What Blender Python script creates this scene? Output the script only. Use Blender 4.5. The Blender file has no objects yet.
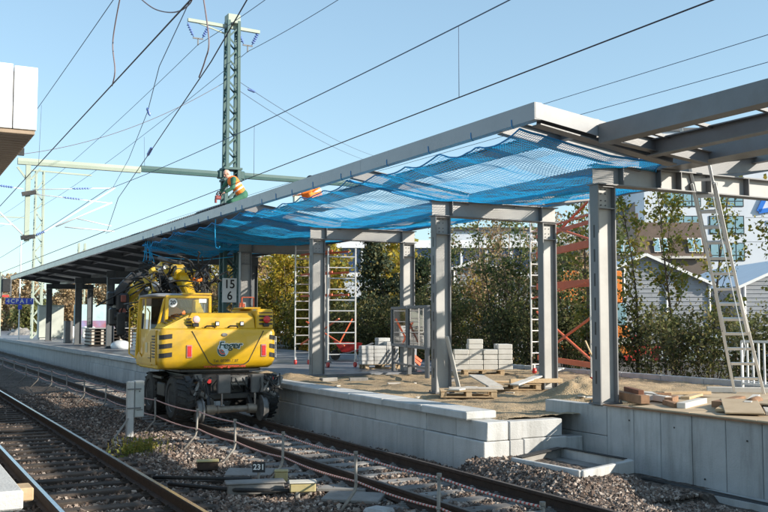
import bpy, math, random
from mathutils import Vector, Matrix, Quaternion
R = math.radians
rnd = random.Random(7)
S = bpy.context.scene
COL = S.collection

# ------------------------------------------------------------------ helpers
class MB:
    """collects geometry for ONE mesh"""
    def __init__(s): s.v = []; s.f = []
    def add(s, vs, fs):
        o = len(s.v); s.v += [tuple(v) for v in vs]; s.f += [tuple(i + o for i in f) for f in fs]; return s
    def box(s, c, d, rot=None):
        hx, hy, hz = d[0]/2, d[1]/2, d[2]/2
        vs = [Vector((x*hx, y*hy, z*hz)) for x in (-1, 1) for y in (-1, 1) for z in (-1, 1)]
        if rot is not None: vs = [rot @ v for v in vs]
        c = Vector(c)
        return s.add([v + c for v in vs], [(0,1,3,2),(4,6,7,5),(0,4,5,1),(2,3,7,6),(0,2,6,4),(1,5,7,3)])
    def bb(s, x0, x1, y0, y1, z0, z1):
        return s.box(((x0+x1)/2, (y0+y1)/2, (z0+z1)/2), (x1-x0, y1-y0, z1-z0))
    def cbox(s, c, d, ch=0.01, rot=None, jit=0):
        """box with chamfered edges"""
        h = (d[0]/2, d[1]/2, d[2]/2); ch = min(ch, min(h)*0.8)
        idx = {}; vs = []
        for sx in (-1, 1):
            for sy in (-1, 1):
                for sz in (-1, 1):
                    sg = (sx, sy, sz)
                    for a in range(3):
                        v = Vector([sg[i]*(h[i] - (0 if i == a else ch)) for i in range(3)])
                        if jit: v += Vector((rnd.uniform(-jit, jit), rnd.uniform(-jit, jit), rnd.uniform(-jit, jit)))
                        idx[(sg, a)] = len(vs); vs.append(v)
        fs = []
        for a in range(3):
            b, c2 = (a+1) % 3, (a+2) % 3
            for sa in (-1, 1):
                q = []
                for sb, sc in ((-1,-1),(1,-1),(1,1),(-1,1)):
                    g = [0,0,0]; g[a] = sa; g[b] = sb; g[c2] = sc; q.append(idx[(tuple(g), a)])
                fs.append(tuple(q) if sa > 0 else tuple(reversed(q)))
            for sb in (-1, 1):
                for sc in (-1, 1):
                    g0 = [0,0,0]; g0[a] = -1; g0[b] = sb; g0[c2] = sc
                    g1 = list(g0); g1[a] = 1
                    q = (idx[(tuple(g0), b)], idx[(tuple(g1), b)], idx[(tuple(g1), c2)], idx[(tuple(g0), c2)])
                    fs.append(q if sb*sc > 0 else tuple(reversed(q)))
        for sx in (-1, 1):
            for sy in (-1, 1):
                for sz in (-1, 1):
                    t = [idx[((sx,sy,sz), a)] for a in range(3)]
                    fs.append(tuple(t) if sx*sy*sz > 0 else tuple(reversed(t)))
        if rot is not None: vs = [rot @ v for v in vs]
        c = Vector(c)
        return s.add([v + c for v in vs], fs)
    def cbb(s, x0, x1, y0, y1, z0, z1, ch=0.01, jit=0):
        return s.cbox(((x0+x1)/2, (y0+y1)/2, (z0+z1)/2), (x1-x0, y1-y0, z1-z0), ch, None, jit)
    def bar(s, p0, p1, w, h, up=(0,0,1), ch=0):
        p0, p1 = Vector(p0), Vector(p1); d = p1 - p0; L = d.length; d.normalize()
        u = Vector(up)
        if abs(d.dot(u)) > 0.99: u = Vector((1,0,0))
        sx = d.cross(u).normalized(); sz = sx.cross(d)
        M = Matrix((sx, d, sz)).transposed()
        return s.cbox((p0+p1)/2, (w, L, h), ch, M) if ch else s.box((p0+p1)/2, (w, L, h), M)
    def tube(s, pts, r, n=6, caps=True):
        pts = [Vector(p) for p in pts]; m = len(pts)
        rs = r if isinstance(r, (list, tuple)) else [r]*m
        o = len(s.v); nrm = None
        for i, p in enumerate(pts):
            t = (pts[min(i+1, m-1)] - pts[max(i-1, 0)])
            if t.length < 1e-9: t = Vector((0,0,1))
            t.normalize()
            if nrm is None:
                a = Vector((0,0,1)) if abs(t.z) < 0.9 else Vector((1,0,0))
                nrm = t.cross(a).normalized()
            else:
                nrm = nrm - t*nrm.dot(t)
                if nrm.length < 1e-6: nrm = t.orthogonal()
                nrm.normalize()
            b = t.cross(nrm)
            for k in range(n):
                a = 2*math.pi*k/n
                s.v.append(tuple(p + (nrm*math.cos(a) + b*math.sin(a))*rs[i]))
        for i in range(m-1):
            for k in range(n):
                k2 = (k+1) % n
                s.f.append((o+i*n+k, o+i*n+k2, o+(i+1)*n+k2, o+(i+1)*n+k))
        if caps:
            s.f.append(tuple(o+k for k in reversed(range(n)))); s.f.append(tuple(o+(m-1)*n+k for k in range(n)))
        return s
    def cyl(s, p0, p1, r, n=16, r2=None): return s.tube([p0, p1], [r, r if r2 is None else r2], n)
    def prism(s, poly, axis, a0, a1):
        """extrude polygon (2D) along axis 0/1/2; the 2D coords are the remaining axes in order"""
        n = len(poly); vs = []
        for a in (a0, a1):
            for p in poly:
                q = list(p); q.insert(axis, a); vs.append(q)
        fs = [tuple(range(n)), tuple(reversed(range(n, 2*n)))] + [(i, i+n, (i+1) % n + n, (i+1) % n) for i in range(n)]
        return s.add(vs, fs)
    def loft(s, rings, caps=True):
        n = len(rings[0]); o = len(s.v)
        for r in rings: s.v += [tuple(p) for p in r]
        for i in range(len(rings)-1):
            for k in range(n):
                k2 = (k+1) % n
                s.f.append((o+i*n+k, o+i*n+k2, o+(i+1)*n+k2, o+(i+1)*n+k))
        if caps:
            s.f.append(tuple(o+k for k in reversed(range(n)))); s.f.append(tuple(o+(len(rings)-1)*n+k for k in range(n)))
        return s
    def lathe(s, c, axis, prof, n=24):
        """prof: list of (offset along axis, radius)"""
        ax = Vector(axis).normalized(); a = ax.orthogonal().normalized(); b = ax.cross(a); c = Vector(c)
        rings = []
        for t, r in prof:
            rings.append([c + ax*t + (a*math.cos(2*math.pi*k/n) + b*math.sin(2*math.pi*k/n))*r for k in range(n)])
        return s.loft(rings)
    def capsule(s, p0, p1, r0, r1, n=12, m=4):
        p0, p1 = Vector(p0), Vector(p1); d = (p1-p0)
        L = d.length; d = d.normalized() if L > 1e-6 else Vector((0,0,1))
        prof = [(-r0*math.cos(a), r0*math.sin(a)+1e-4) for a in [math.pi/2*i/m for i in range(m+1)]]
        prof += [(L + r1*math.sin(a), r1*math.cos(a)+1e-4) for a in [math.pi/2*i/m for i in range(m+1)]]
        return s.lathe(p0, d, prof, n)
    def ball(s, c, rx, ry, rz, n=16, m=10, rot=None):
        c = Vector(c); rings = []
        for i in range(m+1):
            a = -math.pi/2 + math.pi*i/m
            ring = []
            for k in range(n):
                b = 2*math.pi*k/n
                v = Vector((rx*math.cos(a)*math.cos(b), ry*math.cos(a)*math.sin(b), rz*math.sin(a)))
                if abs(math.cos(a)) < 1e-6: v += Vector((1e-4*math.cos(b), 1e-4*math.sin(b), 0))
                ring.append(c + (rot @ v if rot else v))
            rings.append(ring)
        return s.loft(rings)
    def ibeam(s, p0, p1, h, w, tf=0.02, tw=0.012, up=(0,0,1)):
        """I-section, p0-p1 along the centre line, web along 'up'"""
        p0, p1 = Vector(p0), Vector(p1); d = (p1-p0).normalized(); u = Vector(up)
        sx = d.cross(u).normalized(); sz = sx.cross(d)
        s.bar(p0+sz*(h/2-tf/2), p1+sz*(h/2-tf/2), w, tf, up)
        s.bar(p0-sz*(h/2-tf/2), p1-sz*(h/2-tf/2), w, tf, up)
        s.bar(p0, p1, tw, h-2*tf-0.002, up)
        return s
    def build(s, name, mat, parent=None, smooth=False, origin=None, angle=None):
        me = bpy.data.meshes.new(name)
        org = Vector((0,0,0))
        if parent is not None:
            q = parent
            while q is not None: org += q.location; q = q.parent
            if origin is not None: loc = Vector(origin) - org; org = Vector(origin)
            else: loc = Vector((0,0,0))
        else:
            if origin is None:
                xs = [v[0] for v in s.v]; ys = [v[1] for v in s.v]; zs = [v[2] for v in s.v]
                origin = ((min(xs)+max(xs))/2, (min(ys)+max(ys))/2, min(zs))
            org = Vector(origin); loc = org
        ox, oy, oz = org
        me.from_pydata([(x-ox, y-oy, z-oz) for x, y, z in s.v], [], s.f)
        me.update()
        if isinstance(mat, (list, tuple)):
            for m_ in mat: me.materials.append(m_)
        else: me.materials.append(mat)
        if smooth: me.polygons.foreach_set('use_smooth', [True]*len(me.polygons))
        o = bpy.data.objects.new(name, me); COL.objects.link(o)
        o.parent = parent; o.location = loc
        if smooth and angle:
            try:
                me.set_sharp_from_angle(angle=R(angle))
            except Exception: pass
        return o

def components(m):
    par = list(range(len(m.v)))
    def find(a):
        while par[a] != a: par[a] = par[par[a]]; a = par[a]
        return a
    for f in m.f:
        r0 = find(f[0])
        for i in f[1:]:
            r1 = find(i)
            if r1 != r0: par[r1] = r0
    groups = {}
    for f in m.f: groups.setdefault(find(f[0]), []).append(f)
    out = []
    for fs in groups.values():
        ids = sorted({i for f in fs for i in f}); mp = {i: k for k, i in enumerate(ids)}
        q = MB(); q.v = [m.v[i] for i in ids]; q.f = [tuple(mp[i] for i in f) for f in fs]; out.append(q)
    return out
def build_each(m, name, mat, parent=None, **k):
    """every separate piece becomes an object of its own"""
    return [c.build(name, mat, parent, **k) for c in components(m)]

def fixn(o):
    import bmesh
    bm = bmesh.new(); bm.from_mesh(o.data); bmesh.ops.recalc_face_normals(bm, faces=bm.faces); bm.to_mesh(o.data); bm.free()
    return o

def tag(o, label=None, cat=None, group=None, kind=None):
    if label: o['label'] = label
    if cat: o['category'] = cat
    if group: o['group'] = group
    if kind: o['kind'] = kind
    return o
def thing(name, label, cat, loc=(0,0,0), group=None):
    o = bpy.data.objects.new(name, None); COL.objects.link(o)
    o.location = loc; o.empty_display_size = 0.2
    return tag(o, label, cat, group)
def copy_tree(o, parent=None):
    c = o.copy(); COL.objects.link(c); c.parent = parent
    for ch in [q for q in bpy.data.objects if q.parent == o]: copy_tree(ch, c)
    return c

# ------------------------------------------------------------------ materials
MATS = {}
def mat(name, c1, c2=None, scale=4.0, rough=0.7, metal=0.0, bump=0.0, bscale=None, dirt=0.0, dirtcol=(0.05,0.045,0.04),
        streak=False, spec=None, coat=0.0, edge=0.0, island=None, objrand=0.0):
    if name in MATS: return MATS[name]
    m = bpy.data.materials.new(name); m.use_nodes = True; MATS[name] = m
    nt = m.node_tree; N = nt.nodes; L = nt.links
    p = N['Principled BSDF']
    p.inputs['Roughness'].default_value = rough; p.inputs['Metallic'].default_value = metal
    if spec is not None: p.inputs['Specular IOR Level'].default_value = spec
    if coat: p.inputs['Coat Weight'].default_value = coat
    tc = N.new('ShaderNodeTexCoord'); geo = N.new('ShaderNodeNewGeometry')
    c2 = c2 or tuple(min(1, x*1.25) for x in c1)
    nz = N.new('ShaderNodeTexNoise'); nz.inputs['Scale'].default_value = scale; nz.inputs['Detail'].default_value = 6; nz.inputs['Roughness'].default_value = 0.6
    L.new(geo.outputs['Position'], nz.inputs['Vector'])
    rmp = N.new('ShaderNodeValToRGB')
    rmp.color_ramp.elements[0].position = 0.3; rmp.color_ramp.elements[1].position = 0.7
    rmp.color_ramp.elements[0].color = (*c1, 1); rmp.color_ramp.elements[1].color = (*c2, 1)
    L.new(nz.outputs['Fac'], rmp.inputs['Fac'])
    col = rmp.outputs['Color']
    if island:
        hr = N.new('ShaderNodeValToRGB'); cr = hr.color_ramp
        cr.interpolation = 'LINEAR'
        for i, c in enumerate(island):
            pos = i/(len(island)-1)
            e = cr.elements[i] if i < 2 else cr.elements.new(pos)
            e.position = pos; e.color = (*c, 1)
        # keep sorted positions
        L.new(geo.outputs['Random Per Island'], hr.inputs['Fac'])
        mx = N.new('ShaderNodeMixRGB'); mx.blend_type = 'MULTIPLY'; mx.inputs['Fac'].default_value = 0.6
        L.new(hr.outputs['Color'], mx.inputs['Color1']); 
        g2 = N.new('ShaderNodeValToRGB'); g2.color_ramp.elements[0].color = (0.55,0.55,0.55,1); g2.color_ramp.elements[1].color = (1.3,1.3,1.3,1)
        L.new(nz.outputs['Fac'], g2.inputs['Fac']); L.new(g2.outputs['Color'], mx.inputs['Color2'])
        col = mx.outputs['Color']
    if dirt:
        n2 = N.new('ShaderNodeTexNoise'); n2.inputs['Scale'].default_value = 1.3; n2.inputs['Detail'].default_value = 8; n2.inputs['Roughness'].default_value = 0.7
        if streak:
            mp = N.new('ShaderNodeMapping'); mp.inputs['Scale'].default_value = (2.2, 2.2, 0.25)
            L.new(geo.outputs['Position'], mp.inputs['Vector']); L.new(mp.outputs['Vector'], n2.inputs['Vector'])
        else: L.new(geo.outputs['Position'], n2.inputs['Vector'])
        r2 = N.new('ShaderNodeValToRGB'); r2.color_ramp.elements[0].position = 0.48; r2.color_ramp.elements[1].position = 0.75
        L.new(n2.outputs['Fac'], r2.inputs['Fac'])
        ml = N.new('ShaderNodeMath'); ml.operation = 'MULTIPLY'; ml.inputs[1].default_value = dirt
        L.new(r2.outputs['Color'], ml.inputs[0])
        mx = N.new('ShaderNodeMixRGB'); L.new(ml.outputs[0], mx.inputs['Fac']); L.new(col, mx.inputs['Color1']); mx.inputs['Color2'].default_value = (*dirtcol, 1)
        col = mx.outputs['Color']
        rr = N.new('ShaderNodeMapRange'); rr.inputs['To Min'].default_value = rough; rr.inputs['To Max'].default_value = min(1, rough+0.25)
        L.new(ml.outputs[0], rr.inputs['Value']); L.new(rr.outputs['Result'], p.inputs['Roughness'])
    if objrand:
        oi = N.new('ShaderNodeObjectInfo'); mr = N.new('ShaderNodeMapRange'); mr.inputs['To Min'].default_value = 1-objrand; mr.inputs['To Max'].default_value = 1+objrand*.6
        L.new(oi.outputs['Random'], mr.inputs['Value']); hs_ = N.new('ShaderNodeHueSaturation'); L.new(mr.outputs['Result'], hs_.inputs['Value']); L.new(col, hs_.inputs['Color']); col = hs_.outputs['Color']
    L.new(col, p.inputs['Base Color'])
    if bump:
        nb = N.new('ShaderNodeTexNoise'); nb.inputs['Scale'].default_value = bscale or scale*4; nb.inputs['Detail'].default_value = 5
        L.new(geo.outputs['Position'], nb.inputs['Vector'])
        b = N.new('ShaderNodeBump'); b.inputs['Strength'].default_value = bump; b.inputs['Distance'].default_value = 0.02
        L.new(nb.outputs['Fac'], b.inputs['Height']); L.new(b.outputs['Normal'], p.inputs['Normal'])
    return m

def leafmat(name, cols, trans=0.35):
    m = bpy.data.materials.new(name); m.use_nodes = True
    nt = m.node_tree; N = nt.nodes; L = nt.links
    p = N['Principled BSDF']; p.inputs['Roughness'].default_value = 0.6; p.inputs['Specular IOR Level'].default_value = 0.25
    geo = N.new('ShaderNodeNewGeometry'); r = N.new('ShaderNodeValToRGB'); cr = r.color_ramp
    for i, c in enumerate(cols):
        pos = i/(len(cols)-1)
        e = cr.elements[0] if i == 0 else (cr.elements[len(cr.elements)-1] if i == len(cols)-1 else cr.elements.new(pos))
        e.position = pos; e.color = (*c, 1)
    L.new(geo.outputs['Random Per Island'], r.inputs['Fac'])
    L.new(r.outputs['Color'], p.inputs['Base Color'])
    t = N.new('ShaderNodeBsdfTranslucent'); L.new(r.outputs['Color'], t.inputs['Color'])
    mx = N.new('ShaderNodeMixShader'); mx.inputs['Fac'].default_value = trans
    L.new(p.outputs['BSDF'], mx.inputs[1]); L.new(t.outputs['BSDF'], mx.inputs[2])
    L.new(mx.outputs['Shader'], N['Material Output'].inputs['Surface'])
    return m

def glassmat(name, tint=(0.8,0.86,0.88), alpha=0.75, rough=0.03):
    m = bpy.data.materials.new(name); m.use_nodes = True
    nt = m.node_tree; N = nt.nodes; L = nt.links
    N.remove(N['Principled BSDF'])
    tr = N.new('ShaderNodeBsdfTransparent'); tr.inputs['Color'].default_value = (*tint, 1)
    gl = N.new('ShaderNodeBsdfGlossy'); gl.inputs['Roughness'].default_value = rough
    fr = N.new('ShaderNodeFresnel'); fr.inputs['IOR'].default_value = 1.5
    ad = N.new('ShaderNodeMath'); ad.operation = 'ADD'; ad.inputs[1].default_value = 1-alpha; ad.use_clamp = True
    L.new(fr.outputs['Fac'], ad.inputs[0])
    mx = N.new('ShaderNodeMixShader'); L.new(ad.outputs[0], mx.inputs['Fac']); L.new(tr.outputs['BSDF'], mx.inputs[1]); L.new(gl.outputs['BSDF'], mx.inputs[2])
    L.new(mx.outputs['Shader'], N['Material Output'].inputs['Surface'])
    return m

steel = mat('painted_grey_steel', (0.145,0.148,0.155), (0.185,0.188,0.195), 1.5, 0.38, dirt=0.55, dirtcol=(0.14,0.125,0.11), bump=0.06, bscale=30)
fasciap = mat('fascia_paint', (0.27,0.275,0.285), (0.32,0.325,0.335), .8, 0.24, dirt=0.3, dirtcol=(0.2,0.2,0.2))
steel_d = mat('dark_grey_steel', (0.10,0.105,0.11), (0.15,0.15,0.155), 2.0, 0.5, dirt=0.3, dirtcol=(0.2,0.19,0.17))
galv = mat('galvanised_steel', (0.42,0.43,0.44), (0.6,0.6,0.6), 8, 0.4, 0.6, dirt=0.2)
alu = mat('aluminium', (0.72,0.71,0.69), (0.82,0.81,0.79), 5, 0.35, 0.5, dirt=0.15, dirtcol=(0.4,0.38,0.35))
steel_l = mat('sun_lightened_web_steel', (0.33,0.325,0.315), (0.40,0.395,0.38), 1.5, 0.4, dirt=0.4, dirtcol=(0.22,0.21,0.195))  # lighter copy of steel: sunlight painted into the colour of the web faces
steel_far = mat('shade_darkened_blue_grey_steel', (0.07,0.08,0.09), (0.10,0.11,0.12), 1.5, 0.5)  # darker copy of steel: roof shade painted into the far canopy's colour
conc = mat('light_concrete', (0.45,0.453,0.445), (0.54,0.542,0.53), 3, 0.85, dirt=0.7, dirtcol=(0.29,0.285,0.265), objrand=.14, streak=True, bump=0.35, bscale=40)
conc_w = mat('weathered_concrete', (0.40,0.405,0.40), (0.50,0.503,0.495), 2.5, 0.88, dirt=0.85, dirtcol=(0.2,0.19,0.17), objrand=.14, streak=True, bump=0.3, bscale=30)
conc_d = mat('dark_stained_concrete', (0.2,0.19,0.18), (0.3,0.29,0.27), 3, 0.9, dirt=0.5, bump=0.4)
rust = mat('rusty_rail_steel', (0.03,0.019,0.014), (0.06,0.036,0.025), 9, 0.75, 0.2, dirt=0.4, dirtcol=(0.02,0.016,0.014), bump=0.2)
shiny = mat('polished_rail_steel', (0.55,0.56,0.58), (0.7,0.71,0.73), 12, 0.22, 1.0)
wood_d = mat('dark_sleeper_timber', (0.035,0.027,0.022), (0.075,0.058,0.046), 7, 0.9, dirt=0.4, dirtcol=(0.12,0.1,0.085), bump=0.6, bscale=25, objrand=.35)
conc_s = mat('concrete_sleeper', (0.17,0.162,0.155), (0.27,0.26,0.245), 5, 0.9, dirt=0.8, dirtcol=(0.12,0.1,0.085), objrand=.3, bump=0.3)
wood_l = mat('fresh_timber', (0.42,0.30,0.17), (0.54,0.4,0.25), 3, 0.75, dirt=0.35, dirtcol=(0.3,0.2,0.12), bump=0.3, bscale=18)
wood_p = mat('plywood_sheet', (0.40,0.30,0.19), (0.5,0.39,0.26), 2, 0.7, dirt=0.4, dirtcol=(0.34,0.26,0.18), bump=0.15)
wood_g = mat('grey_weathered_plank', (0.42,0.38,0.33), (0.58,0.54,0.48), 5, 0.85, dirt=0.4, dirtcol=(0.25,0.21,0.17), bump=0.3)
wood_b = mat('brown_timber', (0.2,0.11,0.06), (0.32,0.18,0.1), 6, 0.8, dirt=0.4, dirtcol=(0.1,0.06,0.04), bump=0.3)
wood_w = mat('white_painted_plank', (0.52,0.49,0.44), (0.62,0.59,0.54), 4, 0.6, dirt=0.2, dirtcol=(0.45,0.42,0.38))
black = mat('black_rubber', (0.014,0.014,0.014), (0.03,0.03,0.03), 9, 0.75, dirt=0.4, dirtcol=(0.09,0.08,0.065), bump=0.3)
blackp = mat('black_painted_metal', (0.012,0.012,0.013), (0.025,0.025,0.027), 5, 0.42, dirt=0.45, dirtcol=(0.1,0.09,0.075), bump=0.1)
dgrey = mat('oily_grey_metal', (0.10,0.10,0.10), (0.24,0.235,0.225), 7, 0.5, 0.4, dirt=0.5, dirtcol=(0.12,0.1,0.08), bump=0.2)
chrome = mat('chrome_rod', (0.6,0.6,0.6), (0.7,0.7,0.7), 5, 0.15, 1.0)
yellow = mat('yellow_machine_paint', (0.67,0.385,0.01), (0.73,0.435,0.015), 2.5, 0.32, coat=0.3, dirt=0.6, dirtcol=(0.36,0.25,0.07), bump=0.04)
yellow_d = mat('worn_yellow_paint', (0.55,0.34,0.02), (0.72,0.48,0.04), 5, 0.5, dirt=0.6, dirtcol=(0.12,0.1,0.06), bump=0.2)
yellow_p = mat('faded_yellow_plastic', (0.38,0.31,0.13), (0.48,0.41,0.22), 6, 0.6, dirt=0.5, dirtcol=(0.3,0.24,0.15))
white = mat('white_paint', (0.76,0.76,0.74), (0.82,0.82,0.8), 2, 0.5, dirt=0.15, dirtcol=(0.5,0.48,0.44))
white_c = mat('white_cladding', (0.8,0.8,0.8), (0.84,0.84,0.83), 1, 0.45, dirt=0.1, dirtcol=(0.6,0.58,0.55))
soffit = mat('brown_wood_soffit', (0.26,0.19,0.13), (0.36,0.27,0.19), 3, 0.6, dirt=0.3, bump=0.2)
bluenet = None
bluerope = mat('blue_rope', (0.01,0.2,0.5), (0.02,0.27,0.58), 14, 0.7)
redp = mat('red_scaffold_paint', (0.62,0.11,0.04), (0.7,0.15,0.06), 4, 0.5, dirt=0.25, dirtcol=(0.35,0.2,0.15))
redplastic = mat('red_plastic', (0.55,0.03,0.03), (0.66,0.06,0.05), 4, 0.45, dirt=0.2)
orange_v = mat('orange_vest_fabric', (0.9,0.18,0.015), (1.0,0.26,0.03), 10, 0.7, bump=0.3)
reflect = mat('silver_reflective_tape', (0.75,0.75,0.68), (0.85,0.85,0.8), 10, 0.35)
green_c = mat('green_work_fabric', (0.03,0.12,0.075), (0.05,0.17,0.1), 12, 0.85, bump=0.4)
skin = mat('skin', (0.62,0.34,0.24), (0.7,0.42,0.31), 20, 0.5)
hair_g = mat('short_grey_hair', (0.5,0.44,0.4), (0.62,0.56,0.5), 40, 0.8)
hair_b = mat('brown_hair', (0.06,0.035,0.02), (0.1,0.06,0.035), 40, 0.7)
mastgreen = mat('green_mast_paint', (0.03,0.085,0.085), (0.045,0.11,0.105), 1, 0.55, dirt=0.12, dirtcol=(0.16,0.19,0.14), bump=0.1)
mastpale = mat('pale_green_mast_paint', (0.34,0.4,0.33), (0.40,0.46,0.38), .6, 0.6, dirt=0.1, dirtcol=(0.2,0.22,0.16))
insul = mat('blue_insulator', (0.10,0.17,0.45), (0.16,0.25,0.55), 5, 0.25)
wire_m = mat('dark_wire', (0.035,0.025,0.04), (0.037,0.027,0.042), .1, 0.55)
wire_c = mat('copper_brown_cable', (0.2,0.14,0.14), (0.21,0.15,0.15), .1, 0.6)
wire_b = mat('blue_grey_wire', (0.09,0.13,0.21), (0.1,0.14,0.22), .1, 0.6)
deckm = mat('corrugated_roof_sheet', (0.24,0.245,0.25), (0.34,0.345,0.35), 1.2, 0.35, 0.6, dirt=0.3, dirtcol=(0.2,0.19,0.18))
redtxt = mat('red_lettering', (0.55,0.05,0.02), None, 5, 0.5)
blktxt = mat('black_lettering', (0.012,0.012,0.014), (0.02,0.02,0.02), 5, 0.5)
greentxt = mat('dark_green_lettering', (0.004,0.05,0.045), (0.006,0.07,0.06), 5, 0.4)
signblue = mat('sign_blue', (0.06,0.1,0.6), (0.08,0.13,0.68), 2, 0.4)
lamp_r = mat('red_lens', (0.6,0.03,0.03), (0.7,0.05,0.05), 30, 0.2)
lamp_w = mat('pale_pink_lens', (0.8,0.5,0.5), (0.85,0.62,0.6), 30, 0.15)
glass = glassmat('clear_glass')
bluenet = leafmat('blue_net_cord', [(0.06,0.60,0.90),(0.12,0.70,0.95)], .6)
glass_d = glassmat('tinted_cab_glass', (0.14,0.17,0.18), 0.93)
glass_r = glassmat('rear_cab_glass', (0.72,0.82,0.86), 0.93)
window_m = mat('dark_window_glass', (0.03,0.05,0.06), (0.06,0.09,0.11), 1.5, 0.08, spec=0.8)
window_b = mat('sky_reflecting_glass', (0.16,0.3,0.36), (0.26,0.42,0.48), 0.6, 0.08, spec=0.9)
wallw = mat('white_render', (0.6,0.64,0.7), (0.66,0.7,0.75), 0.5, 0.8, dirt=0.12, dirtcol=(0.45,0.46,0.48), streak=True)
tilebrown = mat('brown_roof_tiles', (0.085,0.06,0.047), (0.13,0.092,0.07), 1.5, 0.85, dirt=0.3, bump=0.5, bscale=12)
slate = mat('dark_slate_roof', (0.045,0.045,0.05), (0.08,0.08,0.085), 2, 0.7, bump=0.3)
membrane = mat('white_tent_membrane', (0.74,0.75,0.77), (0.8,0.81,0.83), 0.7, 0.5, dirt=0.15, dirtcol=(0.5,0.5,0.5))
greyboard = mat('grey_wall_boards', (0.26,0.275,0.3), (0.33,0.345,0.37), 1.0, 0.7, dirt=0.2)
blueglass = mat('blue_glazed_facade', (0.012,0.03,0.09), (0.02,0.05,0.13), 1, 0.2, spec=0.8)
bark = mat('tree_bark', (0.07,0.055,0.04), (0.13,0.105,0.08), 9, 0.9, bump=0.6)
bark_l = mat('pale_tree_bark', (0.26,0.19,0.13), (0.4,0.31,0.23), 9, 0.9, bump=0.4)
orange_p = mat('orange_vehicle_paint', (0.75,0.2,0.03), (0.8,0.25,0.04), 2, 0.35, dirt=0.2)
# ================================================================== SETTING
from mathutils import noise as mnoise
def gmat(name, cols, scale, bump, vscale, rough=0.95):
    """gravel-like ground: voronoi cells coloured by a ramp, plus large-scale patches"""
    m = bpy.data.materials.new(name); m.use_nodes = True
    nt = m.node_tree; N = nt.nodes; L = nt.links; p = N['Principled BSDF']; p.inputs['Roughness'].default_value = rough
    geo = N.new('ShaderNodeNewGeometry')
    vo = N.new('ShaderNodeTexVoronoi'); vo.inputs['Scale'].default_value = vscale; L.new(geo.outputs['Position'], vo.inputs['Vector'])
    sp = N.new('ShaderNodeSeparateColor'); L.new(vo.outputs['Color'], sp.inputs['Color'])
    r = N.new('ShaderNodeValToRGB'); cr = r.color_ramp
    for i, c in enumerate(cols):
        pos = i/(len(cols)-1); e = cr.elements[0] if i == 0 else (cr.elements[-1] if i == len(cols)-1 else cr.elements.new(pos))
        e.position = pos; e.color = (*c, 1)
    L.new(sp.outputs['Red'], r.inputs['Fac'])
    nz = N.new('ShaderNodeTexNoise'); nz.inputs['Scale'].default_value = scale; nz.inputs['Detail'].default_value = 8; L.new(geo.outputs['Position'], nz.inputs['Vector'])
    g = N.new('ShaderNodeValToRGB'); g.color_ramp.elements[0].position = .3; g.color_ramp.elements[1].position = .7
    g.color_ramp.elements[0].color = (.6,.6,.6,1); g.color_ramp.elements[1].color = (1.2,1.2,1.2,1); L.new(nz.outputs['Fac'], g.inputs['Fac'])
    mx = N.new('ShaderNodeMixRGB'); mx.blend_type = 'MULTIPLY'; mx.inputs['Fac'].default_value = 1
    L.new(r.outputs['Color'], mx.inputs['Color1']); L.new(g.outputs['Color'], mx.inputs['Color2']); L.new(mx.outputs['Color'], p.inputs['Base Color'])
    b = N.new('ShaderNodeBump'); b.inputs['Strength'].default_value = bump; b.inputs['Distance'].default_value = 0.04; b.invert = True
    L.new(vo.outputs['Distance'], b.inputs['Height']); L.new(b.outputs['Normal'], p.inputs['Normal'])
    return m
ballast_m = gmat('ballast_gravel', [(0.045,0.034,0.028),(0.09,0.07,0.055),(0.15,0.118,0.095),(0.07,0.055,0.044),(0.22,0.18,0.15)], 0.5, 1.0, 17)
dirt_m = gmat('asphalt_and_earth', [(0.06,0.058,0.055),(0.09,0.085,0.078),(0.075,0.07,0.062)], 0.08, 0.3, 8)
sand_m = gmat('sandy_fill', [(0.31,0.225,0.13),(0.39,0.285,0.17),(0.35,0.255,0.15),(0.45,0.345,0.22)], 0.9, 0.35, 30)

def grid(fn, xs, ys):
    m = MB(); nx = len(xs); ny = len(ys)
    m.v = [(x, y, fn(x, y)) for y in ys for x in xs]
    m.f = [(j*nx+i, j*nx+i+1, (j+1)*nx+i+1, (j+1)*nx+i) for j in range(ny-1) for i in range(nx-1)]
    return m
def lin(a, b, n): return [a + (b-a)*i/(n-1) for i in range(n)]
def fbm(x, y, s, o=4): return mnoise.fractal(Vector((x*s, y*s, 3.7)), 1.0, 2.0, o)

o = MB().add([(-2500,-2500,-.5),(2500,-2500,-.5),(2500,2500,-.5),(-2500,2500,-.5)], [(0,1,2,3)]).build('ground', dirt_m); tag(o, kind='structure')

TL, TR = 2.72, 7.0          # track centre lines
def smooth(a, b, t):
    t = max(0, min(1, (t-a)/(b-a))); return t*t*(3-2*t)
def bz(x, y):
    z = -0.205
    if abs(x-TL) < 1.3: z -= .022
    if 4.25 < x < 5.5: z -= 0.03*math.sin((x-4.25)/1.25*math.pi)
    if x > 7.95:
        zf = -0.27 if y > 13.2 else -0.22
        z += (zf+0.205)*smooth(7.95, 8.4, x)
        if 9.6 < y < 13.2 and x > 8.1:
            z += 0.24*smooth(8.1, 8.7, x)*smooth(9.9, 11.0, y)*(1-smooth(9.6,10.2,x))
        if y < 9.9: z -= 0.1*smooth(8.9, 9.8, x)
    if x < 1.9: z -= 0.08*smooth(1.9, 1.1, x)
    amp = 0.02 if (abs(x-TL) < 1.3 or abs(x-TR) < 1.3) else 0.035
    return z + amp*fbm(x, y, 1.1) + 0.012*fbm(x, y, 6)
xs = lin(-3, 11.2, 120)
o = grid(bz, xs, lin(2, 40, 340)).build('ballast', ballast_m, smooth=True); tag(o, kind='structure')
o = grid(lambda x, y: bz(x, y)-0.004*(1 if y < 40.2 else 0), lin(-3, 9.2, 50), lin(39.9, 420, 300)).build('ballast', ballast_m, smooth=True); tag(o, kind='structure')

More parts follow.
